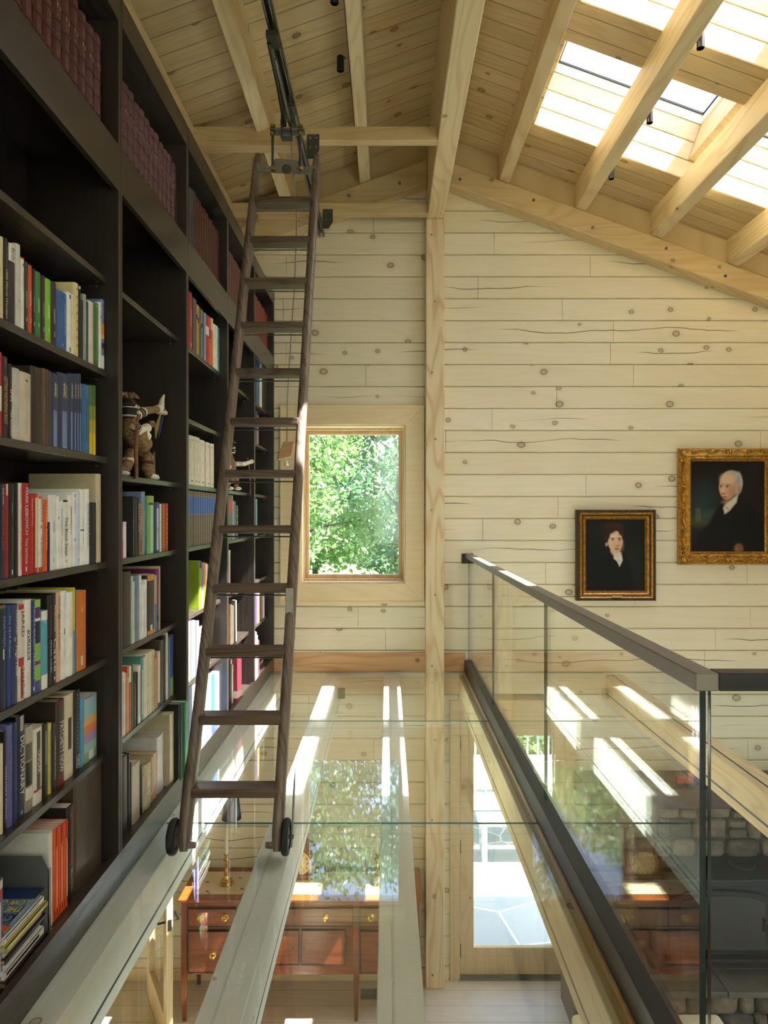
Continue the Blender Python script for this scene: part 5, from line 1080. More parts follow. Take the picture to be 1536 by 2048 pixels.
def picture(label, o, c, prof, mats, img, frame_fn):
    xo0, zo1 = P(o[0], o[1], WY)[0], P(o[0], o[1], WY)[2]; xo1, zo0 = P(o[2], o[3], WY)[0], P(o[2], o[3], WY)[2]
    xc0, zc1 = P(c[0], c[1], WY)[0], P(c[0], c[1], WY)[2]; xc1, zc0 = P(c[2], c[3], WY)[0], P(c[2], c[3], WY)[2]
    t = thing('framed_portrait', ((xo0 + xo1) / 2, WY - .02, zo0), label, 'painting')
    canvas(img, xc0 - .004, xc1 + .004, zc0 - .004, zc1 + .004, WY - .022, t)
    MB().box(xo0 + .01, xo1 - .01, WY - .018, WY - .002, zo0 + .01, zo1 - .01).build('backing', M['black'], t)
    mb = MB(); rings_ = []
    for u, dep in prof:                    # u 0 outside .. 1 inside
        a, b, c_, d_ = xo0 + (xc0 - xo0) * u, xo1 + (xc1 - xo1) * u, zo0 + (zc0 - zo0) * u, zo1 + (zc1 - zo1) * u
        rings_.append([(a, WY - dep, c_), (b, WY - dep, c_), (b, WY - dep, d_), (a, WY - dep, d_)])
    for i in range(len(rings_) - 1):
        A, B = rings_[i], rings_[i + 1]
        for j in range(4):
            k = (j + 1) % 4; mb.add([A[j], A[k], B[k], B[j]], [(0, 1, 2, 3)], frame_fn(prof[i][0]))
    mb.build('frame', mats, t)
    xm = (xo0 + xo1) / 2; zb = zo0 + (zc0 - zo0) * .45
    MB().box(xm - .04, xm + .04, WY - .075, WY - .066, zb - .008, zb + .008).build('name_plate', plain('#b99a55', .35, .8, 'plate_brass'), t, bevel=.001)
    return t, (xo0, xo1, zo0, zo1, xc0, xc1, zc0, zc1)
gold = plain('#c08f3c', .36, .65, 'gilt', noise=.35, nscale=40, bump=.004); goldd = plain('#4a3420', .45, .4, 'dark_gilt', noise=.3, nscale=50)
t, q4 = picture('small dark portrait of a young man with tousled brown hair, white collar, gilt frame', (1150, 1019.5, 1307, 1200), (1170.6, 1039, 1287.4, 1180.7),
    [(0, .002), (0, .05), (.12, .07), (.3, .062), (.42, .055), (.5, .06), (.66, .05), (.8, .04), (.86, .045), (1, .024)], [gold, goldd], p1.im, lambda u: 1 if u < .3 or .45 < u < .6 else 0)
bd = MB()                                   # beaded outer moulding
for i in range(56):
    for z in (q4[2] + .012, q4[3] - .012): bd.box(q4[0] + .012 * i + .002, q4[0] + .012 * i + .009, WY - .074, WY - .06, z - .008, z + .008) if q4[0] + .012 * i + .01 < q4[1] else None
for i in range(64):
    for x in (q4[0] + .012, q4[1] - .012): bd.box(x - .008, x + .008, WY - .074, WY - .06, q4[2] + .012 * i + .002, q4[2] + .012 * i + .009) if q4[2] + .012 * i + .01 < q4[3] else None
bd.build('beading', goldd, t)
t, q4 = picture('large portrait of a white-haired man in black with ornate gold frame', (1353.7, 897.6, 1553, 1128.6), (1380, 923, 1526, 1102.6),
    [(0, .002), (0, .045), (.1, .06), (.3, .05), (.55, .04), (.72, .05), (.8, .055), (.9, .035), (1, .024)], [gold, goldd], p2.im, lambda u: 0)
orn = MB(); w_ = (q4[4] - q4[0])
def scroll(cx, cz, r, a0, turns, th):
    pts = []
    for i in range(22):
        u = i / 21; a = a0 + turns * 2 * math.pi * u; rr = r * (1 - .8 * u); pts.append((cx + rr * math.cos(a), WY - .066 - .01 * u, cz + rr * math.sin(a)))
    orn.tube(pts, [th * (1 - .5 * i / 21) for i in range(22)], 7)
xs0, xs1, zs0, zs1 = q4[0] + w_ * .35, q4[1] - w_ * .35, q4[2] + w_ * .35, q4[3] - w_ * .35
for cx, cz, sx, sz in ((xs0, zs0, 1, 1), (xs1, zs0, -1, 1), (xs0, zs1, 1, -1), (xs1, zs1, -1, -1)):
    for k_, (dx, dz, r) in enumerate(((0, 0, .036), (.055, -.012, .024), (-.012, .055, .024), (.1, 0, .02), (0, .1, .02))): scroll(cx + sx * dx, cz + sz * dz, r, k_, .9 * sx, .007)
    orn.ball((cx, WY - .068, cz), (.02, .014, .02), 12)
def garland(p0, p1, amp, n=40):
    p0, p1 = Vector(p0), Vector(p1); d = p1 - p0; nn = Vector((d.z, 0, -d.x)).normalized(); pts = [p0 + d * (i / n) + nn * amp * math.sin(i / n * math.pi * 4) for i in range(n + 1)]
    orn.tube(pts, [.005 + .003 * abs(math.sin(i * .35)) for i in range(n + 1)], 7)
yy = WY - .062
for z in (zs0, zs1):
    garland((xs0 + .05, yy, z), ((xs0 + xs1) / 2 - .04, yy, z), .012); garland(((xs0 + xs1) / 2 + .04, yy, z), (xs1 - .05, yy, z), -.012)
    for dx in (-.02, 0, .02): orn.ball(((xs0 + xs1) / 2 + dx, WY - .066, z + .01 - abs(dx) * .5), (.012, .012, .018), 10)
    for fx in (.28, .72): scroll(xs0 + (xs1 - xs0) * fx, z, .022, 1, 1, .006)
for x in (xs0, xs1):
    garland((x, yy, zs0 + .05), (x, yy, (zs0 + zs1) / 2 - .04), .012); garland((x, yy, (zs0 + zs1) / 2 + .04), (x, yy, zs1 - .05), -.012)
    for fz in (.3, .5, .7): scroll(x, zs0 + (zs1 - zs0) * fz, .022, 2, 1, .006)
orn.build('carved_scrolls', gold, t, smooth=True)
# ---------------------------------------------------------------- lower room
SY = 5.68                                   # front of the sideboard
sb = thing('sideboard', (-.68, 5.93, LZ), 'polished mahogany sideboard with brass ring pulls standing below the window', 'sideboard')
sx0, sx1, st = P(362, 0, SY)[0], .25, P(0, 1797, SY)[2]
MB().box(sx0 - .02, sx1 + .02, SY - .02, WY - .02, st - .025, st).build('top', M['mahog'], sb, bevel=.004)
yb = lambda y: P(0, y, SY)[2]
zt, zm, zb = st - .025, yb(1856), yb(1952)
x1_, x2_ = P(478, 0, SY)[0], P(707, 0, SY)[0]
MB().box(sx0, sx1, SY + .02, WY - .03, zb, zt).build('carcass', M['mahog'], sb)
MB().box(x1_ + .02, x2_ - .02, SY + .015, SY + .03, yb(1935), zt).build('apron', M['mahog'], sb)
for x in (sx0, x1_ - .02, x2_, sx1 - .045):
    MB().box(x, x + .045, SY, SY + .045, zb, zt).build('stile', M['mahogz'], sb)
    l_ = MB(); l_.hexa([(x + .008, SY + .008, LZ), (x + .034, SY + .008, LZ), (x + .034, SY + .034, LZ), (x + .008, SY + .034, LZ), (x, SY, zb), (x + .045, SY, zb), (x + .045, SY + .045, zb), (x, SY + .045, zb)]); l_.build('leg', M['mahogz'], sb)
for x in (sx0, sx1 - .045):
    l_ = MB(); l_.hexa([(x + .008, WY - .07, LZ), (x + .034, WY - .07, LZ), (x + .034, WY - .044, LZ), (x + .008, WY - .044, LZ), (x, WY - .075, zb), (x + .045, WY - .075, zb), (x + .045, WY - .03, zb), (x, WY - .03, zb)]); l_.build('leg', M['mahogz'], sb)
def front(nm, xa, xb, za, zz, pulls, key=True):
    f_ = MB().box(xa, xb, SY + .004, SY + .022, za, zz).build(nm, M['mahog'], sb, bevel=.003)
    e_ = MB(); ring(e_, (xa - .004, xb + .004, za - .004, zz + .004), (xa + .003, xb - .003, za + .003, zz - .003), SY + .001, SY + .02); e_.build('cockbead', plain('#1c0e08', .4), f_)
    for (hx, hz) in pulls:
        hp = MB().lathe([(.001, 0), (.028, 0), (.028, -.003), (.02, -.006), (.018, -.004), (.001, -.004)], (hx, SY + .004, hz), 'Y', 20).build('pull_rose', M['brass'], f_, smooth=True)
        MB().tube([(hx + .019 * math.sin(2 * math.pi * i / 18), SY - .012, hz - .004 + .022 * math.cos(2 * math.pi * i / 18)) for i in range(19)], .0032, 7).build('pull_ring', M['brass'], f_, smooth=True)
    return f_
za, zz = yb(1854), yb(1819)
X_ = lambda x: P(x, 0, SY)[0]; hz = yb(1835)
front('drawer', sx0 + .055, X_(472), za, zz, [(X_(401), hz), (X_(450), hz)])
front('drawer', x1_ + .035, x2_ - .01, yb(1853), zz, [(X_(530), hz), (X_(652), hz)])
front('drawer', x2_ + .055, sx1 - .055, za, zz, [(X_(743), hz), (X_(800), hz)])
front('deep_drawer', sx0 + .055, X_(472), yb(1946), yb(1864), [(X_(425), yb(1910))])
xm_ = X_(600)
front('cupboard_door', x1_ + .035, xm_ - .012, yb(1930), yb(1862), []); front('cupboard_door', xm_ + .012, X_(690), yb(1930), yb(1862), [])
front('deep_drawer', x2_ + .055, sx1 - .055, yb(1946), yb(1864), [(X_(772), yb(1910))])
for x in (X_(586), X_(608)): MB().lathe([(.001, 0), (.006, -.001), (.004, -.006)], (x, SY + .003, yb(1897)), 'Y', 10).build('keyhole', M['black'], sb)
# runner, lamp, candlesticks, clock
rn = MB().box(sx0 + .1, .1, SY + .06, WY - .1, st + .0005, st + .003).build('table_runner', None)
tag(rn, 'cream runner with brown scroll pattern lying on the sideboard', 'table runner')
m_, nt, b_ = new_mat('runner_cloth'); g = N(nt); geo = g.n('ShaderNodeNewGeometry'); wv = g.n('ShaderNodeTexVoronoi'); wv.inputs['Scale'].default_value = 14; g.link(geo.outputs['Position'], wv.inputs['Vector'])
g.link(g.mix(g.smooth(wv.outputs['Distance'], .24, .18), lin('#c8b596'), lin('#6f4634')), b_.inputs['Base Color']); b_.inputs['Roughness'].default_value = .9
rn.data.materials.clear(); rn.data.materials.append(m_)
def candlestick(x, y, z, root, h=.3, lamp=False):
    MB().lathe([(.055, 0), (.058, .008), (.045, .018), (.05, .03), (.022, .045), (.016, .07), (.026, .085), (.014, .1), (.012, .15), (.02, .165), (.014, .18), (.03, .2), (.016, .21), (.012, h * .75), (.02, h * .78), (.024, h * .8)], (x, y, z), 'Z', 24).build('base', M['brass'], root, smooth=True)
lz_ = st + .0035; lp = P(453, 1772, 5.9)
lmp = thing('candlestick_lamp', (lp[0], 5.9, lz_), 'brass candlestick lamp with black tapered shade on the sideboard', 'lamp')
candlestick(lp[0], 5.9, lz_, lmp)
MB().tube([(lp[0], 5.9, lz_ + .24), (lp[0], 5.9, lz_ + .56)], .013, 14).build('candle_tube', plain('#d9d3c2', .6, 0, 'ivory_tube'), lmp, smooth=True)
sh = P(466, 1637, 5.9)[2]
MB().lathe([(.078, 0), (.055, .2), (.053, .2), (.076, 0)], (P(463, 0, 5.9)[0], 5.9, sh), 'Z', 32).build('lamp_shade', plain('#16181c', .6, 0, 'shade_black'), lmp, smooth=True)
MB().tube([(lp[0], 5.9, lz_ + .55), (P(463, 0, 5.9)[0], 5.9, sh + .05)], .004, 8).build('shade_carrier', M['brass'], lmp, smooth=True)
cs = P(756, 1774, 5.9)
c2 = thing('brass_candlestick', (cs[0], 5.9, lz_ - .003), 'tall brass candlestick on the right half of the sideboard, beyond the middle beam', 'candlestick'); candlestick(cs[0], 5.9, lz_ - .003 if cs[0] > .1 else lz_, c2)
MB().tube([(cs[0], 5.9, lz_ + .24), (cs[0], 5.9, lz_ + .42)], [.011, .010], 12).build('candle', plain('#e4dcc4', .5, 0, 'wax'), c2, smooth=True)
ck = P(598, 1722, 6.03)
clk = thing('mantel_clock', (ck[0], 6.05, lz_), 'dark wooden mantel clock with cream roman dial on the sideboard', 'clock')
cm = MB(); cw = .135
cm.prism([(ck[0] - cw, 5.99, lz_ + .03), (ck[0] + cw, 5.99, lz_ + .03), (ck[0] + cw, 5.99, ck[2] + .06)] + [(ck[0] + cw * math.cos(math.pi * i / 12), 5.99, ck[2] + .06 + cw * .8 * math.sin(math.pi * i / 12)) for i in range(1, 12)] + [(ck[0] - cw, 5.99, ck[2] + .06)], (0, .12, 0))
cm.box(ck[0] - cw - .03, ck[0] + cw + .03, 5.96, 6.13, lz_, lz_ + .03); cm.build('case', M['mahogz'], clk)
dz = ck[2]
fc = MB().lathe([(.001, -.004), (.098, -.004), (.1, 0)], (ck[0], 5.988, dz), 'Y', 40).build('dial', plain('#cdb78a', .5, 0, 'dial'), clk)
nm = MB()
for i in range(12):
    a = 2 * math.pi * i / 12; u, w2 = Vector((math.sin(a), 0, math.cos(a))), Vector((math.cos(a), 0, -math.sin(a)))
    for o_ in (-.007, 0, .007):
        c0 = Vector((ck[0], 5.9835, dz)) + w2 * o_; a0_, a1_ = c0 + u * .066, c0 + u * .09
        nm.add([a0_ - w2 * .0018, a0_ + w2 * .0018, a1_ + w2 * .0018, a1_ - w2 * .0018], [(0, 1, 2, 3)])
nm.build('numerals', M['black'], clk)
for a, L in ((.6, .05), (2.4, .075)): MB().tube([(ck[0], 5.982, dz), (ck[0] + L * math.sin(a), 5.982, dz + L * math.cos(a))], .002, 6).build('hand', M['black'], clk)
MB().tube([(ck[0] + .1 * math.cos(2 * math.pi * i / 32), 5.985, dz + .1 * math.sin(2 * math.pi * i / 32)) for i in range(33)], .004, 8).build('bezel', M['brass'], clk, smooth=True)
# floor register
fv = MB(); xx = P(738, 0, 6.05)[0]; fv.box(xx - .07, xx + .07, 5.94, 6.08, LZ + .001, LZ + .004); fo = fv.build('floor_register', plain('#8d8476', .5, .4, 'register')); tag(fo, 'slotted metal floor register behind the sideboard legs', 'vent')
fs = MB()
for i in range(8): fs.box(xx - .058 + .0155 * i, xx - .05 + .0155 * i, 5.95, 6.07, LZ + .004, LZ + .0045)
fs.build('slots', M['black'], fo)
struct(MB().box(-2.6, .52, WY - .015, WY, LZ, LZ + .1).build('baseboard_back', M['trimw']))

# open glazed door at lower left
ang = math.atan2(6.0 - 5.33, -1.9 + 1.54); dl = Vector((math.cos(ang), math.sin(ang), 0)); dn = Vector((-dl.y, dl.x, 0)) * .045
dA = Vector((-1.57, 5.33, 0)); dW, dH = .78, 2.15
door = thing('glazed_door', (dA.x, dA.y, LZ), 'glazed wooden door standing open beside the sideboard, seen edge on', 'door')
def dbox(mb, u0, u1, z0, z1, t0=0, t1=1):
    a = dA + dl * u0; b = dA + dl * u1
    p_ = [a + dn * t0, b + dn * t0, b + dn * t1, a + dn * t1]; p_ = [(v.x, v.y) for v in p_]
    if ((p_[1][0] - p_[0][0]) * (p_[2][1] - p_[0][1]) - (p_[1][1] - p_[0][1]) * (p_[2][0] - p_[0][0])) < 0: p_.reverse()
    return mb.hexa([(x, y, z0) for x, y in p_] + [(x, y, z1) for x, y in p_])
mb = MB(); dbox(mb, 0, .11, LZ + .01, LZ + dH); dbox(mb, dW - .11, dW, LZ + .01, LZ + dH); dbox(mb, .11, dW - .11, LZ + .01, LZ + .25); dbox(mb, .11, dW - .11, LZ + dH - .12, LZ + dH); mb.build('door_leaf', M['doorw'], door)
dbox(MB(), .11, dW - .11, LZ + .25, LZ + dH - .12, .45, .55).build('pane', M['pane'], door)
hz = P(0, 1838, 5.4)[2]
for sg in (-1, 2):
    q0 = dA + dl * .055 + dn * (0 if sg < 0 else 1); o1 = dn.normalized() * (.05 if sg > 0 else -.05)
    MB().tube([(q0.x, q0.y, hz), (q0.x + o1.x, q0.y + o1.y, hz), (q0.x + o1.x + dl.x * .0 + dn.normalized().x * 0, q0.y + o1.y, hz - .0), tuple(Vector((q0.x, q0.y, hz)) + o1 + dl * .11)], .008, 8).build('lever_handle', M['black'], door, smooth=True)
dbox(MB(), -.004, .0, hz - .04, hz + .04, .2, .8).build('latch_plate', M['black'], door)

# fireplace wall of rubble stone, hearth, mantel, stove
stone = []
for c in ('#6c6052', '#5d5246', '#7c6e5c', '#514940', '#766754', '#655c52'): stone.append(plain(c, .85, 0, 'field_stone', noise=.28, nscale=14, bump=.012))
fx0, fx1, fy = 1.66, 3.9, 5.92
fp = thing('stone_fireplace', ((fx0 + fx1) / 2, 6.0, LZ), 'rough fieldstone fireplace against the log wall with a raised slate hearth', 'fireplace')
mort = plain('#5a4f43', .95, 0, 'mortar', noise=.2)
ox0, ox1, oz1 = 2.02, 3.25, P(0, 1716, fy)[2]; hzt = -3.60; ztp = P(0, 1603, fy)[2]
MB().box(fx0 + .02, ox0 - .02, fy + .05, WY - .025, hzt - .05, ztp).box(ox1 + .02, fx1 - .02, fy + .05, WY - .025, hzt - .05, ztp).box(fx0 + .02, fx1 - .02, fy + .05, WY - .025, oz1 + .02, ztp).box(ox0 - .02, ox1 + .02, fy + .22, WY - .025, hzt, oz1 + .02).build('mortar', mort, fp)
r3 = random.Random(11); mb = MB()
def rock(mb, xa, xb, ya, yb_, za, zb_, mat):
    cx, cz = (xa + xb) / 2, (za + zb_) / 2; hx, hz_ = (xb - xa) / 2, (zb_ - za) / 2; n = 12; rg = []; ph = [r3.uniform(.9, 1.04) for _ in range(n)]
    for (s, y) in ((1.0, yb_), (1.0, ya + .035), (.9, ya + .01), (.55, ya - r3.uniform(0, .012))):
        ring_ = []
        for i in range(n):
            a = -2 * math.pi * (i + .5) / n; ca, sa = math.cos(a), math.sin(a); e = .34
            ring_.append((cx + hx * s * ph[i] * abs(ca) ** e * (1 if ca > 0 else -1), y + r3.uniform(-.004, .004), cz + hz_ * s * ph[i] * abs(sa) ** e * (1 if sa > 0 else -1)))
        rg.append(ring_)
    mb.rings(rg, mat)
def rubble(mb, xa, xb, za, zb_, ya, yb_):
    z = za
    while z < zb_ - .03:
        h = min(r3.uniform(.08, .19), zb_ - z); x = xa
        if zb_ - z - h < .05: h = zb_ - z
        while x < xb - .02:
            w2 = min(r3.uniform(.1, .32), xb - x)
            if xb - x - w2 < .07: w2 = xb - x
            if w2 < .17 and h > .14 and r3.random() < .6:
                m = z + h * r3.uniform(.4, .6); rock(mb, x + .003, x + w2 - .003, ya, yb_, z + .003, m - .003, r3.randrange(6)); rock(mb, x + .003, x + w2 - .003, ya, yb_, m + .003, z + h - .003, r3.randrange(6))
            else: rock(mb, x + .003, x + w2 - .003, ya, yb_, z + .003, z + h - .003, r3.randrange(6))
            x += w2
        z += h
rubble(mb, fx0, ox0, hzt, ztp, fy, fy + .1); rubble(mb, ox0, ox1, oz1, ztp, fy, fy + .1); rubble(mb, ox1, fx1, hzt, ztp, fy, fy + .1)
mb.build('stonework', stone, fp, smooth=True)
mb = MB(); rubble(mb, fx0 - .25, fx1, LZ + .01, hzt - .04, 5.50, 5.62); mb.build('hearth_stones', stone, fp, smooth=True)
MB().box(fx0 - .24, fx1, 5.56, fy + .05, LZ, hzt - .045).build('hearth_core', mort, fp)
hs = MB(); xx = fx0 - .27
for w2 in (.62, .55, .7, .6): hs.box(xx + .004, xx + w2 - .004, 5.47, 5.75, hzt - .045, hzt).box(xx + .004 + .1, xx + w2 + .09, 5.758, 6.05, hzt - .045, hzt) if xx + w2 + .09 < fx1 else None; xx += w2
hs.build('hearth_slab', plain('#5d5a50', .45, 0, 'slate', noise=.25, nscale=6), fp, bevel=.004)
mz = ztp + .0015
tag(MB().box(fx0 - .08, fx1, fy - .16, WY - .02, mz, P(0, 1578, fy - .16)[2]).build('mantel_shelf', wood('mantel_wood', '#4a2a1c', '#2c170f', 'X', 'ZY', kdens=0, rough=.35), bevel=.006), 'dark wooden mantel shelf above the stone fireplace', 'mantel')
mt = P(0, 1578, fy - .16)[2]
# stove
sv = thing('wood_stove', (2.62, 5.85, hzt), 'black cast iron wood stove standing in the stone fireplace', 'stove')
iron = plain('#111214', .42, .3, 'cast_iron', noise=.15); sxa, sxb = 2.06, 3.16; s0, s1 = hzt + .12, oz1 - .08
MB().box(sxa + .04, sxb - .04, 5.70, 6.10, s0, s1).build('firebox', iron, sv, bevel=.02, seg=3)
MB().box(sxa, sxb, 5.66, 6.12, s1, s1 + .035).build('top_plate', iron, sv, bevel=.012, seg=3)
for x in (2.35, 2.87): MB().lathe([(.001, .012), (.09, .01), (.1, 0)], (x, 5.9, s1 + .036), 'Z', 28).build('lid', iron, sv, smooth=True)
for x in (sxa + .1, sxb - .1):
    for y in (5.74, 6.05): MB().tube([(x, y, s0 + .01), (x, y - .01, hzt + .06), (x, y - .02, hzt + .002)], [.03, .022, .028], 12).build('leg', iron, sv, smooth=True)
ar = lambda r_, w2: [(2.61 - w2, 5.698, s0 + .08), (2.61 + w2, 5.698, s0 + .08)] + [(2.61 + w2 * math.cos(math.pi * i / 14), 5.698, s1 - .16 + r_ * math.sin(math.pi * i / 14)) for i in range(15)]
MB().prism([(x, y, z) for x, y, z in ar(.10, .42)], (0, -.025, 0)).build('door_frame', iron, sv, bevel=.006)
MB().prism([(x, 5.672, z + .0) for x, y, z in ar(.06, .33)], (0, -.004, 0)).build('door_glass', plain('#1a1613', .08, 0, 'stove_glass', .6), sv)
MB().tube([(2.95, 5.67, s0 + .3), (2.95, 5.62, s0 + .3), (2.95, 5.62, s0 + .2)], .01, 10).build('door_handle', M['steel'], sv, smooth=True)
MB().box(sxa + .1, sxb - .1, 5.62, 5.70, s0 - .0, s0 + .03).build('ash_lip', iron, sv, bevel=.008)
# toy train on the mantel
tx = P(1352, 0, 5.85)[0]; tr_ = thing('toy_train', (tx + .2, 5.84, mt), 'small red and black toy train standing on the mantel', 'toy train')
red = plain('#a52420', .35, 0, 'toy_red'); x = tx
en = MB().box(x, x + .13, 5.82, 5.87, mt + .02, mt + .045).box(x + .085, x + .13, 5.82, 5.87, mt + .045, mt + .085); en.tube([(x + .005, 5.845, mt + .055), (x + .09, 5.845, mt + .055)], .02, 14); en.tube([(x + .025, 5.845, mt + .07), (x + .025, 5.845, mt + .1)], [.006, .009], 10); en.build('engine', red, tr_)
for i, cc in enumerate(('#1a1a1a', '#a52420', '#1a1a1a')):
    xx = x + .145 + .095 * i; MB().box(xx, xx + .08, 5.82, 5.87, mt + .02, mt + .07).build('wagon', plain(cc, .35), tr_, bevel=.003)
for i in range(9):
    xx = x + .02 + .048 * i
    for y in (5.818, 5.872): MB().lathe([(.001, -.003), (.012, -.003), (.012, .003), (.001, .003)], (xx, y, mt + .0125), 'Y', 12).build('wheel', M['black'], tr_)
# armchair at the bottom right
ax0, ax1 = 1.16, 2.1; ay = 4.62; azt = P(0, 2024, ay)[2]
up = plain('#cfc6b0', .9, 0, 'linen_upholstery', noise=.06, nscale=80)
ac = thing('armchair', ((ax0 + ax1) / 2, ay - .35, LZ), 'cream upholstered armchair on the lower floor, only the top of its back showing', 'armchair')
MB().box(ax0, ax1, ay - .12, ay, LZ + .2, azt).build('backrest', up, ac, bevel=.035, seg=4)
MB().box(ax0 + .12, ax1 - .12, ay - .78, ay - .13, LZ + .2, LZ + .46).build('seat', up, ac, bevel=.03, seg=4)
for x in (ax0, ax1 - .12): MB().box(x, x + .12, ay - .8, ay - .12, LZ + .2, LZ + .62).build('armrest', up, ac, bevel=.03, seg=4)
for x in (ax0 + .04, ax1 - .09):
    for y in (ay - .75, ay - .08): MB().box(x, x + .05, y, y + .05, LZ, LZ + .2).build('leg', M['mahogz'], ac)

# ---------------------------------------------------------------- outdoors
m_, nt, b_ = new_mat('flagstone'); g = N(nt); geo = g.n('ShaderNodeNewGeometry'); vo = g.n('ShaderNodeTexVoronoi', feature='DISTANCE_TO_EDGE'); vo.inputs['Scale'].default_value = 1.5; g.link(geo.outputs['Position'], vo.inputs['Vector'])
vc = g.n('ShaderNodeTexVoronoi'); vc.inputs['Scale'].default_value = 1.5; g.link(geo.outputs['Position'], vc.inputs['Vector']); sc_ = g.n('ShaderNodeSeparateColor'); g.link(vc.outputs['Color'], sc_.inputs[0])
c1 = g.mix(sc_.outputs[0], lin('#80898c'), lin('#9aa2a2')); g.link(g.mix(g.smooth(vo.outputs['Distance'], .02, .012), c1, lin('#cfcdc4')), b_.inputs['Base Color']); b_.inputs['Roughness'].default_value = .7
struct(MB().box(-3, 8, WY + .25, 10.6, -4.06, -4.02).build('floor_patio', m_))
grass = plain('#5c7a34', .9, 0, 'meadow', noise=.35, nscale=3)
g0 = MB().box(-45, 45, 10.6, 60, -4.5, -4.2).build('ground_lawn', grass); struct(g0)
tb = thing('patio_table', (1.7, 9.25, -4.02), 'pale grey wooden patio table seen through the glazed door', 'table')
tw = plain('#b9bab4', .6, 0, 'weathered_paint', noise=.08)
MB().box(.75, 2.7, 8.75, 9.8, -3.29, -3.25).build('table_top', tw, tb, bevel=.004)
for x in (.82, 2.56):
    for y in (8.8, 9.68): MB().box(x, x + .07, y, y + .07, -4.02, -3.29).build('leg', tw, tb)
bn = thing('patio_bench', (1.35, 8.5, -4.02), 'pale grey slatted bench in front of the patio table', 'bench')
MB().box(1.05, 2.4, 8.35, 8.68, -3.60, -3.56).build('seat', tw, bn, bevel=.004)
for x in (1.09, 2.28):
    for y in (8.38, 8.6): MB().box(x, x + .06, y, y + .06, -4.02, -3.6).build('leg', tw, bn)
    MB().box(x, x + .05, 8.40, 8.64, -3.85, -3.80).build('stretcher', tw, bn)
rl = thing('deck_railing', (1.5, 10.5, -4.02), 'grey picket railing at the edge of the patio', 'railing')
MB().box(-3, 8, 10.47, 10.53, -3.14, -3.08).build('top_rail', tw, rl)
mb = MB()
for i in range(72): mb.box(-2.95 + .15 * i, -2.92 + .15 * i, 10.485, 10.515, -4.02, -3.14)
mb.build('balusters', tw, rl)['kind'] = 'stuff'

leaf_cols = ['#5d7c46', '#77925a', '#4a6b48', '#6f8c60', '#527a5a']
def leaf_mat(i):
    m, nt, b = new_mat('leaves'); g = N(nt); geo = g.n('ShaderNodeNewGeometry')
    n_ = g.noise(geo.outputs['Position'], .9, 3); c = lin(leaf_cols[i % 5]); c2 = lin(leaf_cols[(i + 1) % 5])
    g.link(g.mix(g.smooth(n_, .35, .65), c, c2), b.inputs['Base Color']); b.inputs['Roughness'].default_value = .45
    tr = g.n('ShaderNodeBsdfTranslucent'); tr.inputs[0].default_value = (*[min(1, v * 1.4) for v in c2], 1); ms = g.n('ShaderNodeMixShader'); ms.inputs[0].default_value = .33
    g.link(b.outputs[0], ms.inputs[1]); g.link(tr.outputs[0], ms.inputs[2]); g.link(ms.outputs[0], nt.nodes['Material Output'].inputs[0]); return m
LM = [leaf_mat(i) for i in range(5)]
bark = plain('#4d4237', .9, 0, 'bark', noise=.3, nscale=8)
rng = np.random.default_rng(5)
def leaves(n, clusters, size):
    w = np.array([c[3] ** 2 for c in clusters]); w = w / w.sum(); idx = rng.choice(len(clusters), n, p=w); cl = np.array(clusters)[idx]
    d = rng.normal(size=(n, 3)); d /= np.linalg.norm(d, axis=1)[:, None]; r = (rng.random(n) ** .45)[:, None]
    c = cl[:, :3] + d * r * cl[:, 3:4] * np.array([1, 1, .62])
    a = rng.normal(size=(n, 3)); a /= np.linalg.norm(a, axis=1)[:, None]; b = np.cross(a, rng.normal(size=(n, 3))); b /= np.linalg.norm(b, axis=1)[:, None]
    s = size * (.6 + .8 * rng.random((n, 1)))
    return np.stack([c - a * s, c - b * s * .5, c + a * s, c + b * s * .5], 1).reshape(-1, 3)
def leaf_obj(name, v, mat, parent=None, base=None):
    n = len(v) // 4; me = bpy.data.meshes.new(name); b = np.array(base); v = v - b
    me.vertices.add(len(v)); me.vertices.foreach_set('co', v.ravel()); me.loops.add(4 * n); me.loops.foreach_set('vertex_index', np.arange(4 * n)); me.polygons.add(n); me.polygons.foreach_set('loop_start', np.arange(n) * 4)
    me.update(calc_edges=True); me.materials.append(mat); o = bpy.data.objects.new(name, me); C.objects.link(o)
    if parent: o.parent = parent
    else: o.location = base
    return o
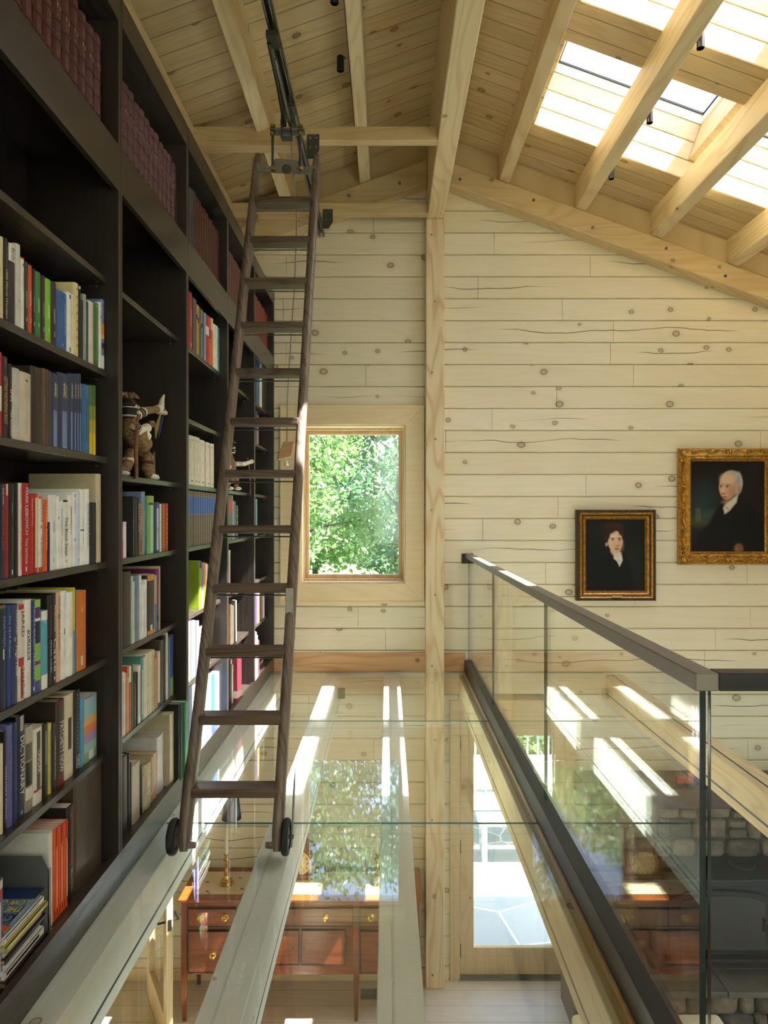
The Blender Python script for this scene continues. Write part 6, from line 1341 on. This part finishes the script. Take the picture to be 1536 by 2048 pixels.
def tree(x, y, zb_, h, r, n, size, mi, label, lean=0, trunk=.16):
    t = thing('broadleaf_tree', (x, y, zb_), label, 'tree', 'trees outside the window'); q_ = random.Random(int(x * 31 + y * 7))
    cl = []; br = MB(); tp_ = (x + lean, y, zb_ + h * .95)
    br.tube([(x, y, zb_), (x + lean * .3, y, zb_ + h * .35), (x + lean * .7, y, zb_ + h * .7), tp_], [trunk, trunk * .8, trunk * .5, .03], 10)
    for i in range(30):
        u = (i + .5) / 30; a = q_.uniform(0, 6.28); z = zb_ + h * (.12 + .88 * u); rr = r * (1 - .55 * u ** 2) * q_.uniform(.35, 1)
        e = (x + lean * u + rr * math.cos(a), y + rr * math.sin(a), z); cl.append((*e, r * q_.uniform(.28, .46)))
        s_ = (x + lean * u * .8, y, z - h * .08); br.tube([s_, ((s_[0] + e[0]) / 2, (s_[1] + e[1]) / 2, z - h * .02), e], [trunk * .28, trunk * .18, .012], 6)
    br.build('trunk', bark, t, smooth=True)
    leaf_obj('crown', leaves(n, cl, size), LM[mi], t, (x, y, zb_))['kind'] = 'stuff'
for i, a in enumerate(((-2.6, 19.5, -4.3, 9.0, 3.0, 22000, .085, 0, 'yellow green tree nearest the window on the left'), (2.6, 21, -4.3, 10.5, 3.0, 22000, .085, 1, 'light green tree at the right of the window view'),
    (-6.0, 25, -4.3, 12.5, 4.0, 26000, .11, 2, 'darker green tree filling the left of the window view'), (.3, 27, -4.3, 15.5, 4.2, 21000, .11, 3, 'tall pale green tree in the middle distance'),
    (7.0, 26, -4.3, 12.0, 4.0, 22000, .12, 4, 'broad green tree beyond the glazed door'), (-3.4, 34, -4.3, 19.5, 4.6, 13000, .15, 2, 'far dark green tree behind the middle trees, left'),
    (3.9, 36, -4.3, 20, 4.8, 13000, .15, 4, 'far green tree behind the middle trees, right'), (-13, 34, -4.3, 17, 5.0, 16000, .2, 1, 'far green tree at the left edge of the grove'), (13, 35, -4.3, 17, 5.0, 16000, .2, 2, 'far green tree at the right edge of the grove'))):
    tree(*a, lean=(.5 if i % 2 else -.5))
for x, y, r, i in ((-3, 12.3, 1.2, 0), (-.9, 12.0, 1.3, 1), (1.4, 11.8, 1.0, 0), (3.3, 12.2, 1.2, 4), (5.8, 12.4, 1.3, 1)):
    s_ = leaf_obj('leafy_shrub', leaves(5000, [(x + dx * r * .5, y, -4.2 + r * .45 * (1 + dz), r * .6) for dx, dz in ((-1, 0), (0, .4), (1, 0), (.4, .9), (-.4, .8))], .06), LM[i], None, (x, y, -4.25))
    tag(s_, 'low leafy shrub %s beyond the picket railing' % {-3: 'farthest left', -.9: 'second from left', 1.4: 'in the middle', 3.3: 'second from right', 5.8: 'farthest right'}[x], 'shrub', 'shrubs beyond the railing', 'thing'); del s_['kind']
